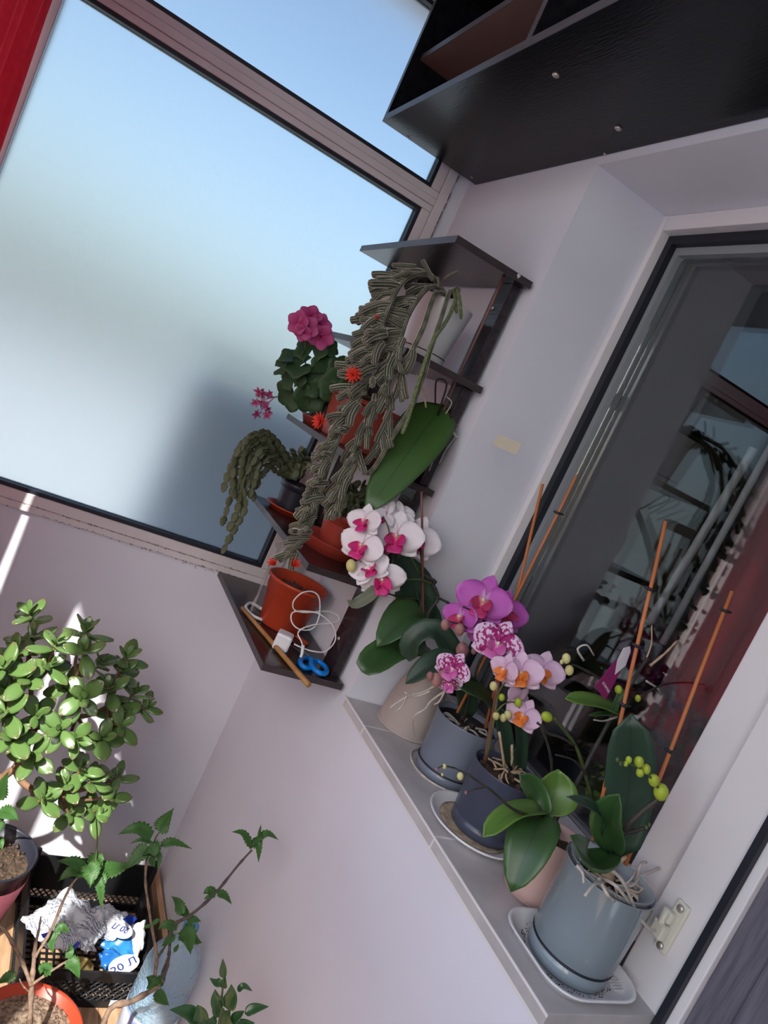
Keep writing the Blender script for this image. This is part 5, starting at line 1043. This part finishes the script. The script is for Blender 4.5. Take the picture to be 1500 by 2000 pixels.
for pts, w in [([(168, 1702, .61), (140, 1702, .62), (113, 1722, .63)], 26), ([(166, 1696, .61), (142, 1684, .61), (112, 1682, .61)], 24), ([(172, 1690, .61), (178, 1705, .63), (176, 1735, .65)], 38), ([(192, 1700, .60), (225, 1698, .59), (262, 1686, .58)], 30), ([(176, 1690, .61), (190, 1680, .60), (200, 1692, .60)], 30), ([(184, 1705, .61), (196, 1735, .63), (198, 1775, .64)], 18), ([(190, 1708, .61), (197, 1722, .62), (192, 1738, .63)], 26), ([(110, 1820, .66), (122, 1812, .66), (135, 1822, .66)], 18), ([(108, 1820, .66), (100, 1838, .67), (104, 1862, .68)], 18), ([(132, 1876, .71), (145, 1885, .72), (155, 1912, .73)], 24), ([(132, 1872, .71), (138, 1856, .70), (134, 1842, .70)], 14), ([(100, 1898, .72), (84, 1892, .72), (78, 1905, .73)], 22), ([(30, 1905, .72), (12, 1910, .72), (-5, 1922, .72)], 20)]: serr(hp1, pts, w)
stem(hp1, [(186, 1690, .61), (190, 1640, .59), (188, 1600, .58)], .0020, .0014, 'stem', 'branch'); stem(hp1, [(165, 1706, .61), (180, 1694, .61), (188, 1688, .61)], .0020, .0016, 'stem', 'branch')
# black pot with wrapper on the far left
bk = V((.252, -.525, 0)); hp2 = thing('potted_seedling', 'young plant with bright toothed leaves in a glossy black pot at the left edge', 'plant', bk)
pot(hp2, bk, [(0, 0), (.066, 0), (.070, .004), (.092, .20), (.097, .201), (.104, .232), (.106, .236), (.102, .238), (.097, .232), (.093, .205), (0, .203)], 'p_dark', seg=48); chips(hp2, (bk.x, bk.y), .0905, .205, 90, 'bark', 'bark', (.003, .009))
M_['wrap'] = thin('pinkish_wrapper', (.42, .12, .16), .45); B().lathe([(.078, .03), (.102, .19), (.1035, .19), (.0795, .03)], bk, 40, closed=True).obj('wrapper', M_['wrap'], hp2)
stem(hp2, [V((bk.x, bk.y, .20)), at(-20, 1600, x=.30), at(0, 1560, x=.44), at(5, 1525, x=.46)], .0030, .0018, 'stem', 'branch')
for pts, w in [([(0, 1560, .50), (6, 1535, .51), (18, 1505, .52)], 24), ([(0, 1585, .50), (18, 1590, .52), (38, 1604, .54)], 28), ([(0, 1600, .50), (-10, 1620, .52), (-25, 1640, .53)], 24), ([(-5, 1640, .50), (2, 1645, .51), (4, 1662, .52)], 14)]: serr(hp2, pts, w, mt='hib')
# second seedling (its pot stands just below the picture)
s2 = V((.800, -.235, 0)); hp3 = thing('potted_seedling', 'leaning woody seedling with sparse toothed leaves in front of the blue bottle', 'plant', s2)
pot(hp3, s2, potprof(.050, .066, .11, .003, .003), 'p_dark'); chips(hp3, (s2.x, s2.y), .058, .082, 30, 'soil', 'soil')
for pts, r0, r1, mt in [([V((s2.x, s2.y, .082)), at(205, 1990, x=.79), at(260, 1955, x=.77), at(300, 1932, x=.755), at(318, 1915, x=.745)], .0060, .0042, 'twig'), ([(302, 1932, .755), (303, 1900, .74), (306, 1868, .73), (298, 1820, .71), (290, 1770, .70), (284, 1720, .69), (286, 1680, .68)], .0036, .0022, 'twig'), ([(318, 1915, .745), (328, 1880, .73), (331, 1850, .72), (335, 1815, .71), (345, 1800, .71)], .0036, .0024, 'twig_dark'), ([(306, 1872, .73), (318, 1855, .72), (330, 1835, .71)], .0028, .002, 'twig_dark'), ([(310, 1920, .745), (320, 1890, .735), (330, 1866, .73)], .0022, .0018, 'twig_dark'), ([(345, 1802, .71), (375, 1785, .71), (420, 1745, .70), (465, 1690, .69), (492, 1660, .68)], .0034, .0020, 'twig_dark')]: stem(hp3, pts, r0, r1, mt, 'branch', 5, 8, 4)
stem(hp3, [(286, 1680, .68), (298, 1652, .67), (305, 1635, .67), (312, 1625, .67)], .0020, .0014, 'stem', 'branch')
for pts, w in [([(312, 1622, .67), (322, 1605, .67), (341, 1577, .67)], 30), ([(296, 1632, .67), (268, 1618, .67), (231, 1630, .67)], 26), ([(296, 1646, .67), (275, 1640, .67), (254, 1648, .67)], 9), ([(314, 1650, .67), (340, 1645, .67), (374, 1658, .67)], 16), ([(290, 1656, .68), (270, 1672, .69), (244, 1700, .70)], 30), ([(290, 1655, .68), (300, 1664, .69), (303, 1678, .70)], 34), ([(308, 1662, .68), (312, 1680, .69), (307, 1702, .70)], 10), ([(292, 1675, .69), (298, 1684, .69), (302, 1694, .69)], 12), ([(492, 1656, .68), (475, 1628, .68), (452, 1625, .68)], 14), ([(496, 1650, .68), (505, 1652, .69), (505, 1684, .70)], 16), ([(502, 1640, .68), (522, 1628, .68), (543, 1640, .68)], 14), ([(498, 1650, .68), (506, 1640, .68), (512, 1624, .68)], 20), ([(505, 1632, .68), (508, 1620, .68), (510, 1610, .68)], 5), ([(420, 1748, .70), (408, 1740, .70), (397, 1746, .70)], 18), ([(424, 1746, .70), (438, 1748, .70), (452, 1766, .70)], 15), ([(418, 1750, .70), (406, 1752, .70), (398, 1757, .70)], 8), ([(356, 1785, .71), (348, 1765, .70), (334, 1750, .70)], 20), ([(356, 1790, .71), (362, 1778, .70), (364, 1768, .7)], 18), ([(366, 1800, .71), (380, 1796, .71), (392, 1800, .71)], 14), ([(345, 1812, .71), (325, 1806, .71), (308, 1816, .71)], 18), ([(356, 1815, .71), (368, 1828, .72), (372, 1862, .73)], 34), ([(366, 1822, .71), (380, 1836, .72), (394, 1842, .72)], 18), ([(340, 1825, .71), (328, 1838, .72), (314, 1850, .73)], 16), ([(298, 1805, .71), (308, 1798, .71), (314, 1802, .71)], 9), ([(296, 1808, .71), (286, 1810, .71), (280, 1816, .71)], 7), ([(300, 1930, .755), (294, 1915, .75), (284, 1908, .75)], 22), ([(318, 1920, .745), (312, 1915, .75), (300, 1928, .76)], 18), ([(302, 1938, .755), (315, 1950, .76), (330, 1964, .765)], 22), ([(340, 1858, .72), (346, 1850, .72), (350, 1842, .72)], 8)]: serr(hp3, pts, w)
# citrus seedling
ci = V((.965, -.085, 0)); cp_ = thing('citrus_seedling', 'dark green citrus seedling with smooth pointed leaves at the bottom edge', 'plant', ci)
pot(cp_, ci, potprof(.045, .060, .10, .003, .003), 'p_red'); chips(cp_, (ci.x, ci.y), .052, .074, 20, 'soil', 'soil')
stem(cp_, [V((ci.x, ci.y, .072)), at(424, 2015, x=.95), at(432, 1960, x=.94), at(437, 1905, x=.93)], .0026, .0016, 'stem', 'stem')
for pts, w in [([(436, 1910, .93), (436, 1890, .93), (435, 1872, .93)], 13), ([(434, 1918, .93), (422, 1920, .93), (409, 1910, .93)], 14), ([(436, 1930, .93), (438, 1918, .93), (441, 1908, .93)], 14), ([(428, 1970, .94), (422, 1950, .94), (420, 1932, .94)], 22), ([(446, 1972, .94), (452, 1945, .94), (452, 1922, .94)], 27), ([(464, 1936, .93), (476, 1926, .93), (493, 1936, .93)], 11), ([(430, 1985, .94), (425, 1965, .94), (430, 1945, .94)], 20), ([(452, 1996, .94), (465, 1985, .94), (478, 1974, .94)], 18), ([(478, 1980, .94), (498, 1970, .94), (525, 1966, .94)], 18), ([(388, 1995, .95), (365, 1978, .95), (331, 1972, .95)], 26), ([(394, 2000, .95), (390, 1978, .95), (385, 1962, .95)], 26), ([(440, 2005, .94), (444, 1985, .94), (450, 1972, .94)], 26), ([(420, 2008, .95), (405, 1995, .95), (402, 1984, .95)], 24), ([(450, 2008, .94), (475, 2000, .94), (498, 1998, .94)], 16)]: pleaf(cp_, pts, w * 1.15, 'citrus', (-.1, .4), 'ovate', .18, .0005)
